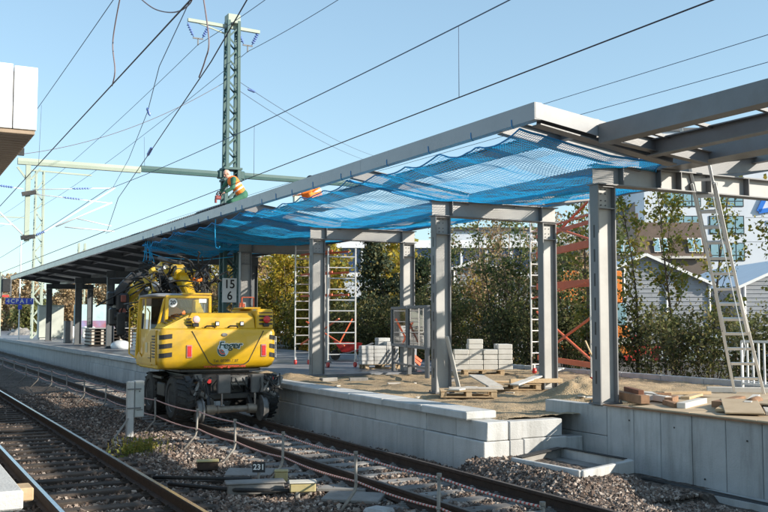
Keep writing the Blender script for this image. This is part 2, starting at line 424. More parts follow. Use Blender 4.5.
# loose ballast stones
st = MB(); rs = random.Random(3)
CUBE = [(-1,-1,-1),(1,-1,-1),(1,1,-1),(-1,1,-1),(-1,-1,1),(1,-1,1),(1,1,1),(-1,1,1)]
CF = [(0,2,1),(0,3,2),(4,5,6),(4,6,7),(0,1,5),(0,5,4),(1,2,6),(1,6,5),(2,3,7),(2,7,6),(3,0,4),(3,4,7)]
def stone(m, x, y, z, r):
    q = Quaternion((rs.gauss(0,1), rs.gauss(0,1), rs.gauss(0,1), rs.gauss(0,1))); q.normalize()
    sx, sy, sz = r*rs.uniform(.7,1.3), r*rs.uniform(.6,1.1), r*rs.uniform(.5,.9)
    vs = []
    for c in CUBE:
        v = q @ Vector((c[0]*sx*rs.uniform(.45,1), c[1]*sy*rs.uniform(.45,1), c[2]*sz*rs.uniform(.45,1)))
        vs.append((x+v.x, y+v.y, z+v.z))
    m.add(vs, CF)
n = 0
while n < 52000:
    y = 7.2*math.exp(rs.random()*math.log(34/7.2)); x = rs.uniform(1.0, 10.7)
    if rs.random() < 0.25: y = rs.uniform(7.5, 13.0); x = rs.uniform(7.9, 10.7)
    if x > 8.7 and y > 12.9: continue
    if 9.95 < x and y < 12.9 and x > 10.3: continue
    if 8.75 < x < 10.1 and 10.75 < y < 12.8: continue
    if abs(x-(TL-.75)) < .09 or abs(x-(TL+.75)) < .09 or abs(x-(TR-.75)) < .09 or abs(x-(TR+.75)) < .09: continue
    insl = (abs(x-TL) < 1.28 or abs(x-TR) < 1.28)
    if insl:
        ph = (y % 0.6)/0.6
        if 0.28 < ph < 0.72 and rs.random() < (0.97 if x < 4.5 else 0.9): continue
    r = rs.uniform(.016, .036) * (1.25 if rs.random() < .12 else 1)
    stone(st, x, y, bz(x, y)+r*.35, r); n += 1
stones_m = mat('ballast_stone', (0.1,0.085,0.075), (0.3,0.26,0.23), 1.2, 0.9, bump=0.4, bscale=60,
               island=[(0.038,0.029,0.024),(0.15,0.11,0.088),(0.25,0.195,0.16),(0.07,0.054,0.045),(0.5,0.43,0.37),(0.2,0.13,0.095),(0.055,0.043,0.036)])
o = st.build('ballast_stones', stones_m); tag(o, 'loose pinkish grey ballast stones between and beside the rails', 'gravel', kind='stuff')

# ------------------------------------------------------------------ tracks
RP = [(-.075,-.172),(.075,-.172),(.075,-.16),(.012,-.14),(.012,-.05),(.036,-.038),(.036,-.004),(.03,0),(-.03,0),(-.036,-.004),(-.036,-.038),(-.012,-.05),(-.012,-.14),(-.075,-.16)]
def rail(xc, y0, y1, root, name='rail', top=None):
    m = MB(); m.prism([(x+xc, z) for x, z in RP], 1, y0, y1)
    ra = fixn(m.build(name, rust, root))
    m2 = MB(); m2.bb(xc-.027, xc+.027, y0, y1, .0008, .0028)
    m2.build('running_surface', top or shiny, ra)
    return ra
dull = mat('dull_rail_top', (0.1,0.075,0.06), (0.17,0.135,0.115), 6, .5, .6)
def track(xc, name, label, smat, check=False):
    root = thing(name, label, 'railway track', (xc, 8, 0))
    rail(xc-.75, -4, 330, root, top=None if check else dull); rail(xc+.75, -4, 330, root, top=None if check else dull)
    if check:
        m = MB(); m.prism([(x*.9+xc+.62, z-.012) for x, z in RP], 1, 4, 10.2); fixn(m.build('guard_rail', rust, root))
    m = MB()
    m.cbox((xc, 7.5, -.25), (2.5, .25, .16), .015)
    for s in (-.75, .75):
        m.bb(xc+s-.17, xc+s+.17, 7.42, 7.58, -.169, -.158)
        for e in (-.12, .12):
            m.cyl((xc+s+e, 7.5, -.158), (xc+s+e, 7.5, -.115), .024, 8)
            m.bb(xc+s+e-.04, xc+s+e+.04, 7.46, 7.54, -.157, -.138)
    p0 = m.build('sleeper', smat, root, origin=(xc, 7.5, -.25))
    for i in range(1, 100):
        c = p0.copy(); COL.objects.link(c); c.parent = root
        c.location = p0.location + Vector((rnd.uniform(-.015,.015), i*.6 + rnd.uniform(-.02,.02), rnd.uniform(-.008,.004)))
        c.rotation_euler.z = rnd.uniform(-.012,.012)
    m = MB()
    for i in range(100, 330): m.bb(xc-1.25, xc+1.25, 7.375+i*.6, 7.625+i*.6, -.33, -.17)
    for i in range(1, 12): m.bb(xc-1.25, xc+1.25, 7.375-i*.6, 7.625-i*.6, -.33, -.17)
    q = m.build('distant_sleepers', smat, root); q['kind'] = 'stuff'
track(TL, 'railway_track', 'left railway track on dark timber sleepers beside the pale platform slab', wood_d, True)
track(TR, 'railway_track', 'right railway track under the yellow excavator on grey sleepers below the platform wall', conc_s)

# ------------------------------------------------------------------ platform under construction (right)
pave_m = bpy.data.materials.new('platform_paving'); pave_m.use_nodes = True
nt = pave_m.node_tree; N = nt.nodes; L = nt.links; p = N['Principled BSDF']
geo = N.new('ShaderNodeNewGeometry'); br = N.new('ShaderNodeTexBrick'); br.inputs['Scale'].default_value = 1.0
br.inputs['Brick Width'].default_value = .6; br.inputs['Row Height'].default_value = .4; br.inputs['Mortar Size'].default_value = .008
br.inputs['Color1'].default_value = (.22,.23,.25,1); br.inputs['Color2'].default_value = (.29,.30,.32,1); br.inputs['Mortar'].default_value = (.2,.19,.18,1)
L.new(geo.outputs['Position'], br.inputs['Vector'])
nz = N.new('ShaderNodeTexNoise'); nz.inputs['Scale'].default_value = .35; nz.inputs['Detail'].default_value = 7; L.new(geo.outputs['Position'], nz.inputs['Vector'])
rp = N.new('ShaderNodeValToRGB'); rp.color_ramp.elements[0].position = .42; rp.color_ramp.elements[1].position = .6
rp.color_ramp.elements[0].color = (.5,.52,.56,1); rp.color_ramp.elements[1].color = (1,1,1,1); L.new(nz.outputs['Fac'], rp.inputs['Fac'])
mx = N.new('ShaderNodeMixRGB'); mx.blend_type = 'MULTIPLY'; mx.inputs['Fac'].default_value = 1
L.new(br.outputs['Color'], mx.inputs['Color1']); L.new(rp.outputs['Color'], mx.inputs['Color2']); L.new(mx.outputs['Color'], p.inputs['Base Color'])
rr = N.new('ShaderNodeMapRange'); rr.inputs['From Min'].default_value = .4; rr.inputs['From Max'].default_value = .6; rr.inputs['To Min'].default_value = .3; rr.inputs['To Max'].default_value = .75
L.new(nz.outputs['Fac'], rr.inputs['Value']); L.new(rr.outputs['Result'], p.inputs['Roughness'])
m = MB(); m.bb(9.15, 19.1, 25.0, 330, -.45, .70)
tag(m.build('platform', pave_m), kind='structure')

def sz(x, y):
    z = .60 + .05*fbm(x, y, .6) + .03*fbm(x, y, 2.5) + .012*fbm(x, y, 9)
    z += .06*smooth(14, 19, x)
    z += .04*smooth(20, 24, y)
    for (px, py, h, w) in ((13.0, 15.75, .38, .75), (13.75, 16.4, .3, .6), (12.4, 15.3, .2, .5), (10.15, 24.6, .16, .5), (9.9, 26.2, .12, .5), (11.6, 20.9, .1, .5)):
        d2 = ((x-px)**2 + (y-py)**2)/(w*w); z += h*math.exp(-d2)*(1+.25*fbm(x, y, 4))
    if y < 14.3 and x > 10.95: z = max(z, .66) if x > 11.0 else z
    if x < 9.35: z = min(z, .585)
    return z
o = grid(sz, lin(9.12, 18.3, 150), lin(13.22, 26.5, 190)).build('sand_fill', sand_m, smooth=True); tag(o, kind='structure')
o = grid(lambda x, y: sz(x, y)-.003 if y > 13 else sz(x, 13.2), lin(11.12, 18.3, 80), lin(2, 13.3, 90)).build('sand_fill', sand_m, smooth=True); tag(o, kind='structure')
# kerb at the far edge of the platform and the strip of ground behind
m = MB()
for i in range(60):
    y0 = 4 + i*1.5
    if y0 < 29: m.cbb(18.35, 18.55, y0, y0+1.49, .45, .80, .012)
tag(m.build('kerb', conc), kind='structure')
m = MB(); m.add([(18.56, 0, .5),(60, 0, .1),(60, 300, .1),(19.0, 300, .5),(19.0, 30, .5),(18.56, 29.5, .5)], [(0,1,2,3,4,5)]); tag(m.build('verge', dirt_m), kind='structure')

# platform edge wall: coping and two courses of blocks
root = thing('platform_wall', 'long pale concrete block wall of the platform edge with projecting coping, ending in a step', 'platform edge', (8.75, 13, -.3))
yy = 13.0; k = 0
while yy < 46:
    L_ = 1.0 if k else .95
    MB().cbb(8.78, 9.2, yy+.005, yy+L_-.005, .285, .59, .014, .004).build('upper_block', conc, root)
    MB().cbb(8.72, 9.22, yy+.004, yy+L_-.004, -.42, .28, .014, .004).build('lower_block', conc, root)
    yy += L_; k += 1
yy = 13.45
while yy < 46:
    MB().cbb(8.66, 9.28, yy+.004, yy+1.496, .596, .735, .02, .0025).build('coping', conc, root); yy += 1.5
m = MB(); m.bb(8.79, 9.15, 46, 330, -.42, .59); m.build('distant_wall', conc, root)
m = MB(); m.bb(8.66, 9.2, 46.5, 330, .592, .73); m.build('distant_coping', conc, root)
# return wall at the end (faces the camera)
MB().cbb(9.225, 9.47, 13.0, 13.4, .285, .585, .012).build('end_block', conc, root)
MB().cbb(9.23, 9.5, 13.0, 13.42, -.42, .28, .012).build('end_block', conc, root)
MB().cbb(9.48, 10.36, 13.06, 13.46, .29, .58, .015).build('end_block', conc_w, root)
MB().cbb(9.51, 10.42, 13.0, 13.44, -.2, .285, .015).build('end_block', conc_w, root)
MB().cbb(10.43, 10.88, 13.15, 13.5, -.2, .25, .015).build('end_block', conc_w, root)

# retaining wall below the plywood deck
root = thing('retaining_wall', 'tall concrete panel wall carrying the first canopy column and plywood deck', 'wall', (11, 12, -.4))
ys = [14.24, 13.0, 12.32, 11.62, 10.84, 9.95, 9.2, 8.4, 7.5, 6.5]
yp = [14.24, 12.55, 11.9, 11.3, 10.65, 10.0, 9.35, 8.5, 7.5, 6.5, 5.5]
for a, b in zip(yp[:-1], yp[1:]):
    if a > 12.6:
        MB().cbb(10.9, 11.12, b+.006, a-.006, .31, .80, .01).build('panel', conc_w, root)
        MB().cbb(10.9, 11.12, b+.006, a-.006, -.45, .302, .01).build('panel', conc_w, root)
    else:
        MB().cbb(10.9+rnd.uniform(-.004,.004), 11.12, b+.005, a-.005, -.45, .815, .01).build('panel', conc_w, root)
m = MB()
for k in range(4): m.cbb(10.72, 10.88, 7.2+k*1.15, 8.34+k*1.15, -.5, -.2-.012*k, .01)
build_each(m, 'footing', conc_w, root)
m = MB()
for (y, z) in ((12.0, .62), (11.0, .6), (10.4, -.1), (9.6, .55)): m.cyl((10.896, y, z), (10.89, y, z), .014, 10)
build_each(m, 'tie_hole', blackp, root)
MB().bb(10.58, 10.68, 6, 11.6, -.42, -.24).build('drain_edge', conc, root)
# drainage pipe (dark strip) in the channel
o = MB().tube([(10.7, 6, -.3), (10.69, 8.5, -.27), (10.66, 10.5, -.24), (10.62, 11.4, -.23)], .055, 10).build('drain_pipe', blackp, smooth=True)
tag(o, 'black plastic drain pipe lying along the foot of the tall concrete wall', 'pipe')

# concrete tray
root = thing('concrete_tray', 'shallow open concrete trough lying on the gravel at the foot of the wall', 'trough', (9.4, 11.7, -.15))
A = [(8.75, 12.25), (10.15, 12.85), (10.2, 11.2), (8.85, 10.75)]
def tw(a, b): 
    m = MB(); m.bar((a[0], a[1], .03), (b[0], b[1], .03), .09, .2, ch=.012); return m
for a, b in ((0,1),(1,2),(2,3),(3,0)): tw(A[a], A[b]).build('rim', conc_w if a != 0 else conc_d, root)
m = MB(); m.add([(x, y, -.02) for x, y in A], [(0,1,2,3)]); m.add([(x, y, -.12) for x, y in A], [(3,2,1,0)]); m.build('bottom', conc_d, root)
m = MB(); m.bar((8.82,12.22,.135),(10.1,12.78,.135),.14,.012); m.bar((10.14,12.74,.135),(10.16,11.3,.135),.1,.012); m.build('sealing_strip', black, root)

# left platform slab, front left corner of the picture
root = thing('platform_slab', 'pale concrete slab corner of the opposite platform at the left picture edge', 'platform', (0, 9, .6))
MB().cbb(-4, 1.02, 7.86, 11.5, .80, .95, .015).build('slab', conc, root)
MB().cbb(-4, 1.02, 11.51, 17, .80, .95, .015).build('slab', conc, root)
MB().cbb(-4, 1.02, 17.01, 60, .80, .95, .015).build('slab', conc, root)
MB().cbb(-4, .96, 7.95, 60, -.5, .795, .015).build('support_wall', conc, root)
o = MB().cbb(1.03, 1.2, 8.62, 8.9, .73, .84, .01).build('timber_block', wood_l); tag(o, 'small fresh timber block wedged at the edge of the left platform slab', 'timber')

# left platform canopy
root = thing('platform_roof', 'white clad end of the left platform roof with brown board soffit', 'canopy', (-1.5, 7.6, 3.6))
MB().cbb(-5, .825, 7.5, 7.56, 3.69, 4.18, .004).build('fascia_panel', white_c, root)
MB().cbb(.833, 1.0, 7.5, 7.56, 3.69, 4.17, .004).build('fascia_panel', white_c, root)
MB().bb(.96, 1.0, 7.563, 60, 3.72, 4.16).build('side_fascia', white_c, root)
m = MB(); m.add([(-5,7.56,4.14),(.955,7.56,4.14),(.955,60,4.14),(-5,60,4.14)], [(0,1,2,3)]); m.build('roof_sheet', deckm, root)
m = MB()
for k in range(40): m.cbb(-5, .99, 7.51+k*.11, 7.61+k*.11, 3.655, 3.685, .004)
m.bb(-5, .955, 11.95, 60, 3.65, 3.68)
m.build('soffit_boards', soffit, root)
for y in (12, 22, 32): MB().cbb(-2.2, -1.9, y, y+.3, .95, 3.65, .01).build('post', steel, root)
# ================================================================== CANOPY
can = thing('platform_canopy', 'long grey steel platform canopy, half built, visible roof sheets on its far part only', 'canopy', (11.2, 12.8, .7))
FR = [12.8, 18.4, 25.3, 31.5, 39.0, 46.0, 53.4, 63.0, 75.0]
def hcolumn(x, y, z0, z1, w=.38, d=.215, strip=True):
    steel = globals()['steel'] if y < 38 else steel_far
    m = MB()
    for s in (-1, 1): m.bb(x+s*(w/2)-.011, x+s*(w/2)+.011, y-d/2, y+d/2, z0+.03, z1)
    for zz in (z1-.02, z1-.40): 
        m.bb(x-w/2+.0125, x+w/2-.0125, y-d/2+.006, y-.009, zz-.008, zz+.008)
    c = m.build('column', steel, can)
    m = MB(); m.bb(x-w/2+.012, x+w/2-.012, y-.008, y+.008, z0+.03, z1-.001); m.build('web', steel_l if y < 38 else steel_far, c)  # near webs painted lighter as if sunlit, near flanges darker as if shaded
    m = MB(); m.cbb(x-w/2-.06, x+w/2+.06, y-d/2-.05, y+d/2+.05, z0, z0+.028, .004)
    for sx in (-1, 1):
        for sy in (-1, 1): m.cyl((x+sx*(w/2+.035), y+sy*(d/2+.022), z0+.029), (x+sx*(w/2+.035), y+sy*(d/2+.022), z0+.07), .017, 6)
    m.build('base_plate', steel_d, c)
    m = MB()
    for sx in (-1, 1):
        for zz in (.06, .14, .26, .34): m.cyl((x+sx*.05, y-.0085, z1-zz), (x+sx*.05, y-.024, z1-zz), .012, 6)
    for b_ in components(m): b_.build('bolt', steel_d, c)
    if strip:
        m = MB()      # slotted holes up the outer flange
        z = z0+.35
        while z < z1-.6:
            m.bb(x-w/2-.0135, x-w/2-.0115, y-.018, y+.018, z, z+.22); z += .42
        build_each(m, 'slot', blackp, c)
    return c
hcolumn(11.1, 12.8, .815, 4.6)
for i, y in enumerate(FR[1:]):
    hcolumn(11.2, y, .62 if y < 26 else .705, 4.6, strip=(y < 26))
    hcolumn(14.2, y, .62 if y < 22 else .705, 4.6, strip=False)
hcolumn(16.6, 12.8, .6, 4.6, strip=False)
def frame_beam(y, x0, x1):
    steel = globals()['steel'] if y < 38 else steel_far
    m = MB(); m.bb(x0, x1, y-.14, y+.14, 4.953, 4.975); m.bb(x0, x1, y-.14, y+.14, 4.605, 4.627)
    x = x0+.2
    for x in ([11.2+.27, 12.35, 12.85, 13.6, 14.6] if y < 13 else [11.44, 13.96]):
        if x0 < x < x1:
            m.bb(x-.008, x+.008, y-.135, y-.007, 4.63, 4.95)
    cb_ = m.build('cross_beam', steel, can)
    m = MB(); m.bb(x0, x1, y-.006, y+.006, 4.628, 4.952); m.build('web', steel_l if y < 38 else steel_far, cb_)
frame_beam(12.8, 10.88, 16.9)
for y in FR[1:]: frame_beam(y, 10.97, 14.45)
# outer fascia channel, in lengths
fy = 11.66
while fy < 78:
    y1 = min(78, fy + 6.0)
    m = MB(); m.bb(8.79, 8.805, fy, y1-.008, 5.34, 5.61); m.bb(8.806, 8.93, fy, y1-.008, 5.595, 5.609); m.bb(8.806, 8.95, fy, y1-.008, 5.341, 5.355)
    m.build('fascia_beam', fasciap, can); fy = y1
# end rafter with its white lit cover plate
m = MB(); m.add([(8.806,11.655,5.36),(10.27,11.655,5.16),(10.27,11.655,5.425),(8.806,11.655,5.608),(8.806,11.67,5.36),(10.27,11.67,5.16),(10.27,11.67,5.425),(8.806,11.67,5.608)],
      [(0,1,2,3),(7,6,5,4),(0,4,5,1),(1,5,6,2),(2,6,7,3),(3,7,4,0)])
m.cyl((10.2, 11.653, 5.38), (10.2, 11.648, 5.38), .018, 8)
m.build('end_plate', fasciap, can)
def rafter(y, h=.27):
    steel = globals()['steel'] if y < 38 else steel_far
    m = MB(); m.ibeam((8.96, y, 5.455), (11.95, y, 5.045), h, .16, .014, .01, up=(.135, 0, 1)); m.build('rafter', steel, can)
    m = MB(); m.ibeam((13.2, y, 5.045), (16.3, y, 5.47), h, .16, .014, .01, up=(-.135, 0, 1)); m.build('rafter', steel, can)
m = MB(); m.ibeam((8.96, 11.82, 5.40), (11.8, 11.82, 4.99), .24, .22, .02, .012, up=(.14,0,1))
m.add([(11.3,11.7,5.05),(11.85,11.7,5.05),(11.85,11.7,5.28),(11.75,11.7,5.3)], [(0,1,2,3)])
m.build('end_rafter', steel, can)
for y in FR: rafter(y)
ry = 28.6
for a, b in zip(FR[3:-1], FR[4:]): rafter((a+b)/2, .2)
# purlins and gutter
m = MB(); m.bb(10.03, 10.30, -8, 11.64, 5.07, 5.375); m.build('box_purlin', steel, can)
m = MB(); m.ibeam((10.2, 11.9, 5.42), (10.2, 78, 5.42), .22, .14, .014, .01); m.build('purlin', steel, can)
m = MB(); m.ibeam((11.15, -8, 5.08), (11.15, 11.66, 5.08), .27, .2, .018, .012); m.build('purlin', steel, can)
m = MB(); m.bb(12.36, 12.84, -8, 78, 4.985, 5.02); m.bb(12.36, 12.375, -8, 78, 5.021, 5.27); m.bb(12.825, 12.84, -8, 78, 5.021, 5.27); m.build('gutter', steel, can)
m = MB(); m.ibeam((14.9, 11.9, 5.40), (14.9, 78, 5.40), .22, .14, .014, .01); m.build('purlin', steel, can)
m = MB(); m.bb(16.38, 16.4, 11.66, 78, 5.38, 5.62); m.build('fascia_beam', steel, can)
for y in (11.25, 10.35, 9.2, 8.1):
    m = MB(); m.bar((10.305, y, 5.30), (11.13, y, 5.20), .07, .05); m.build('spacer_bar', steel, can)
for y in (11.66, 6.0, 0.0):
    m = MB(); m.ibeam((10.31, y-.1, 5.2), (12.35, y-.1, 5.0), .22, .16, .014, .01, up=(.1,0,1)); m.build('rafter', steel, can)
# roof sheets
def deck(name, x0, z0, x1, z1, y0, y1):
    m = MB(); y = y0; pr = []
    while y < y1:
        pr += [(y, 0), (y+.11, 0), (y+.14, .045), (y+.19, .045)]; y += .22
    o0 = len(m.v)
    for yy, dz in pr: m.v += [(x0, yy, z0+dz), ((x0+x1)/2, yy, (z0+z1)/2+dz), (x1, yy, z1+dz)]
    for i in range(len(pr)-1):
        for k in range(2): m.f.append((i*3+k, i*3+k+1, (i+1)*3+k+1, (i+1)*3+k))
    return m.build(name, deckm, can)
deck('roof_sheet', 8.78, 5.625, 12.6, 5.16, 26.7, 40); deck('roof_sheet', 8.78, 5.626, 12.6, 5.161, 39.8, 60); deck('roof_sheet', 8.78, 5.627, 12.6, 5.162, 59.8, 78.2)
deck('roof_sheet', 12.6, 5.16, 16.42, 5.635, 28.5, 55); deck('roof_sheet', 12.6, 5.161, 16.42, 5.636, 54.8, 78.2)
deck('roof_sheet', 9.9, 5.42, 12.6, 5.3, -8, 1.4); deck('roof_sheet', 9.9, 5.42, 12.6, 5.3, 4.3, 5.6); deck('roof_sheet', 12.6, 5.3, 16.4, 5.635, -8, 2.2); deck('roof_sheet', 12.6, 5.3, 16.4, 5.635, 3.4, 5.5)  # unseen near sheets added to shade the left track, gaps cut for lit patches
MB().cbb(8.82, 8.95, 26.72, 29.5, 5.672, 5.70, .004).build('edge_flashing', steel_d, can)

# ------------------------------------------------------------------ blue safety nets
def net(y0, y1, x0, x1, label, sag, seed, cell=.072, r=.0047, zoff=0, ragged=False):
    root = thing('safety_net', label, 'safety net', ((x0+x1)/2, (y0+y1)/2, 4.8), 'blue safety nets under the canopy')
    nx = int((x1-x0)/cell); ny = int((y1-y0)/cell)
    rr_ = random.Random(seed); ph = rr_.uniform(0, 6)
    def P3(u, v):
        x1_ = x1 if seed > 1 else 11.9+(x1-11.9)*smooth(0, .4, v)
        x = x0+(x1_-x0)*u; y = y0+(y1-y0)*v
        base = 5.33 - .158*(x-8.8) - .04
        base = max(base, 4.985)
        if x > 13.2: base = 4.985 + .10*(x-13.2)
        s = sag*(4*v*(1-v))**.8*(.35+.65*math.sin(math.pi*min(1, u*1.15+.05)))
        sc = .10*math.exp(-u*9)*abs(math.sin(math.pi*v*(y1-y0)/1.25))
        w = .07*fbm(x+seed*3, y, .8, 3)*(4*v*(1-v))**.5 + .018*fbm(x, y+seed, 3.0, 2)
        ex = .09*fbm(y*1.3, seed, .9, 2)*(1 if u > .98 else 0)
        z = base - s - sc + w + zoff
        if ragged: z -= .5*v*v*(1-u)*max(0, fbm(x*2, y*2, .5)+.3)
        return Vector((x + .05*fbm(x, y, 1.3, 2) + ex, y + .05*fbm(y, x, 1.3, 2), z))
    g = [[P3(i/nx, j/ny) for i in range(nx+1)] for j in range(ny+1)]
    m = MB()
    def seg(a, b):
        d = b-a
        if d.length < 1e-6: return
        d.normalize(); n1 = d.orthogonal().normalized()*r; n2 = d.cross(n1)
        o = len(m.v)
        for q in (a, b):
            m.v.append(tuple(q+n1)); m.v.append(tuple(q-n1*.5+n2*.87)); m.v.append(tuple(q-n1*.5-n2*.87))
        m.f += [(o,o+1,o+4,o+3),(o+1,o+2,o+5,o+4),(o+2,o,o+3,o+5)]
    for j in range(ny+1):
        for i in range(nx+1):
            if i < nx: seg(g[j][i], g[j][i+1])
            if j < ny: seg(g[j][i], g[j+1][i])
    m.build('mesh', bluenet, root)
    m = MB()
    m.tube([g[0][i]+Vector((0,0,-.012)) for i in range(0, nx+1, 2)], .02, 6); m.tube([g[-1][i]+Vector((0,0,-.012)) for i in range(0, nx+1, 2)], .02, 6)
    m.tube([g[j][0] for j in range(0, ny+1, 2)], .014, 6); m.tube([g[j][-1] for j in range(0, ny+1, 2)], .014, 6)
    build_each(m, 'border_rope', bluerope, root, smooth=True)
    m = MB()
    y = y0+.15
    while y < y1 and y < 60:
        m.tube([(8.83, y, 5.30), (8.783, y, 5.335), (8.783, y+.01, 5.37+.10*((y*7.3)%1)), (8.786, y+.015, 5.44)], .008, 5)
        y += .95+.7*((y*3.7)%1)
    build_each(m, 'tie_rope', bluerope, root)
    return root
net(12.1, 18.3, 8.84, 14.1, 'blue safety net in the first canopy bay, nearest the open roof end', .22, 1)
net(18.45, 25.2, 8.84, 14.7, 'blue safety net in the second canopy bay with the second roof worker above it', .20, 2)
net(25.4, 32.0, 8.84, 14.6, 'blue safety net at the start of the roofed part, below the kneeling worker', .22, 3)
net(32.15, 36.6, 8.84, 13.4, 'shaded blue safety net deepest under the roof with loose hanging cords', .2, 4, ragged=True)
m = MB()
m.tube([(8.86, 27.6, 5.3), (8.85, 27.62, 5.0), (8.86, 27.6, 4.6), (8.9, 27.66, 4.45), (9.0, 27.7, 4.42), (9.0, 27.6, 4.47)], .016, 6)
tag(m.build('hanging_rope', bluenet), 'single blue rope end dangling from the roof edge near the kneeling worker', 'rope')
for k in range(7):
    m = MB(); x = 8.85+rnd.uniform(0, .3); y = 36.4+rnd.uniform(-.8,.8); zz = 5.25; pts = [(x, y, zz)]
    for q in range(5):
        x += rnd.uniform(-.08,.08); y += rnd.uniform(-.1,.1); zz -= rnd.uniform(.1,.24); pts.append((x, y, zz))
    m.tube(pts, .014, 5); tag(m.build('rope_end', bluenet, smooth=True), 'loose blue rope end hanging at the roof edge above the excavator boom', 'rope', 'loose rope ends above the boom')
o = MB().tube([(8.86, 36.5, 4.9), (9.3, 35.2, 4.6), (10.2, 33.5, 4.42), (11.0, 32.2, 4.5)], .014, 6).build('slack_rope', bluenet, smooth=True)
tag(o, 'slack blue rope sagging from the net to the fourth column', 'rope')
# ================================================================== MASTS AND OVERHEAD LINE
def lattice(m, x, y, z0, z1, w, d, leg=.05, pitch=.6, w1=None, d1=None):
    w1 = w1 or w; d1 = d1 or d
    def half(z):
        t = (z-z0)/(z1-z0); return (w+(w1-w)*t)/2, (d+(d1-d)*t)/2
    a, b = half(z0); c, e = half(z1)
    for sx in (-1, 1):
        for sy in (-1, 1): m.bar((x+sx*a, y+sy*b, z0), (x+sx*c, y+sy*e, z1), leg*1.6, leg*1.6, up=(0,1,0))
    z = z0; s = 1
    while z+pitch <= z1+1e-6:
        a, b = half(z); c, e = half(z+pitch)
        for sy in (-1, 1): m.bar((x-s*a, y+sy*b, z), (x+s*c, y+sy*e, z+pitch), leg*.8, leg*.5, up=(0,1,0))
        for sx in (-1, 1): m.bar((x+sx*a, y-s*b, z), (x+sx*c, y+s*e, z+pitch), leg*.5, leg*.8, up=(1,0,0))
        z += pitch; s = -s
    return m
def insulator(p0, p1, parent, r=.055, mt=None, n=5):
    p0, p1 = Vector(p0), Vector(p1); d = p1-p0; L_ = d.length; prof = [(0,.015)]
    for k in range(n):
        t = L_*(.12+.76*k/n); q = L_*.76/n
        prof += [(t,.02),(t+q*.2,r),(t+q*.45,r*.9),(t+q*.7,.02)]
    prof += [(L_,.015)]
    return MB().lathe(p0, d, prof, 10).build('insulator', mt or insul, parent, smooth=True)
MX, MY = 11.62, 34.4
mast = thing('catenary_mast', 'tall dark green lattice catenary mast rising through the canopy with a long portal beam', 'mast', (MX, MY, .7))
lattice(MB(), MX, MY, .7, 8.0, .58, .48, .08, .5, .5, .42).build('shaft', mastgreen, mast)
lattice(MB(), MX, MY, 8.0, 13.7, .44, .4, .07, .42, .4, .34).build('shaft', mastgreen, mast)
m = MB(); m.cbb(MX-.25, MX+.25, MY-.22, MY+.22, 13.6, 13.95, .02); m.build('mast_cap', mastpale, mast)
m = MB(); m.bb(MX-.36, MX+.36, MY-.3, MY+.3, 7.5, 7.58); m.bb(MX-.36, MX+.36, MY-.3, MY+.3, 7.94, 8.02)
for s in (-1,1):
    m.cbb(MX+s*.42-.09, MX+s*.42+.09, MY-.16, MY+.16, 7.6, 7.92, .03)
build_each(m, 'clamp', mastgreen, mast)
# portal beam: green near the mast, paler towards the left end
m = MB()
m.prism([(MY-.08,7.64),(MY+.08,7.64),(MY+.1,7.75),(MY+.08,7.86),(MY-.08,7.86),(MY-.1,7.75)], 0, 8.2, MX-.3); fixn(m.build('portal_beam', mastgreen, mast))
m = MB(); m.prism([(MY-.08,7.59),(MY+.08,7.59),(MY+.1,7.7),(MY+.08,7.81),(MY-.08,7.81),(MY-.1,7.7)], 0, 4.0, 8.2)
fixn(m.build('portal_beam', mastpale, mast))
m = MB(); m.prism([(MY-.08,7.66),(MY+.08,7.66),(MY+.1,7.77),(MY+.08,7.88),(MY-.08,7.88),(MY-.1,7.77)], 0, MX+.3, 18.5); fixn(m.build('portal_beam', mastgreen, mast))
m = MB(); m.bar((MX-1.75, MY, 13.52), (MX+1.1, MY, 13.45), .12, .12); m.bar((MX-.3, MY, 13.2), (MX-1.4, MY, 13.48), .05, .05); m.build('cross_arm', mastpale, mast)
for xx in (-1.35, .62):
    a = MX+xx
    insulator((a-.42, MY, 13.42), (a-.16, MY, 12.88), mast, .07); insulator((a+.42, MY, 13.42), (a+.16, MY, 12.88), mast, .07)
    m = MB(); m.bar((a-.2, MY, 12.86), (a+.2, MY, 12.86), .04, .05); m.bar((a, MY, 12.86), (a, MY, 12.6), .04, .04); m.build('yoke', steel_d, mast)
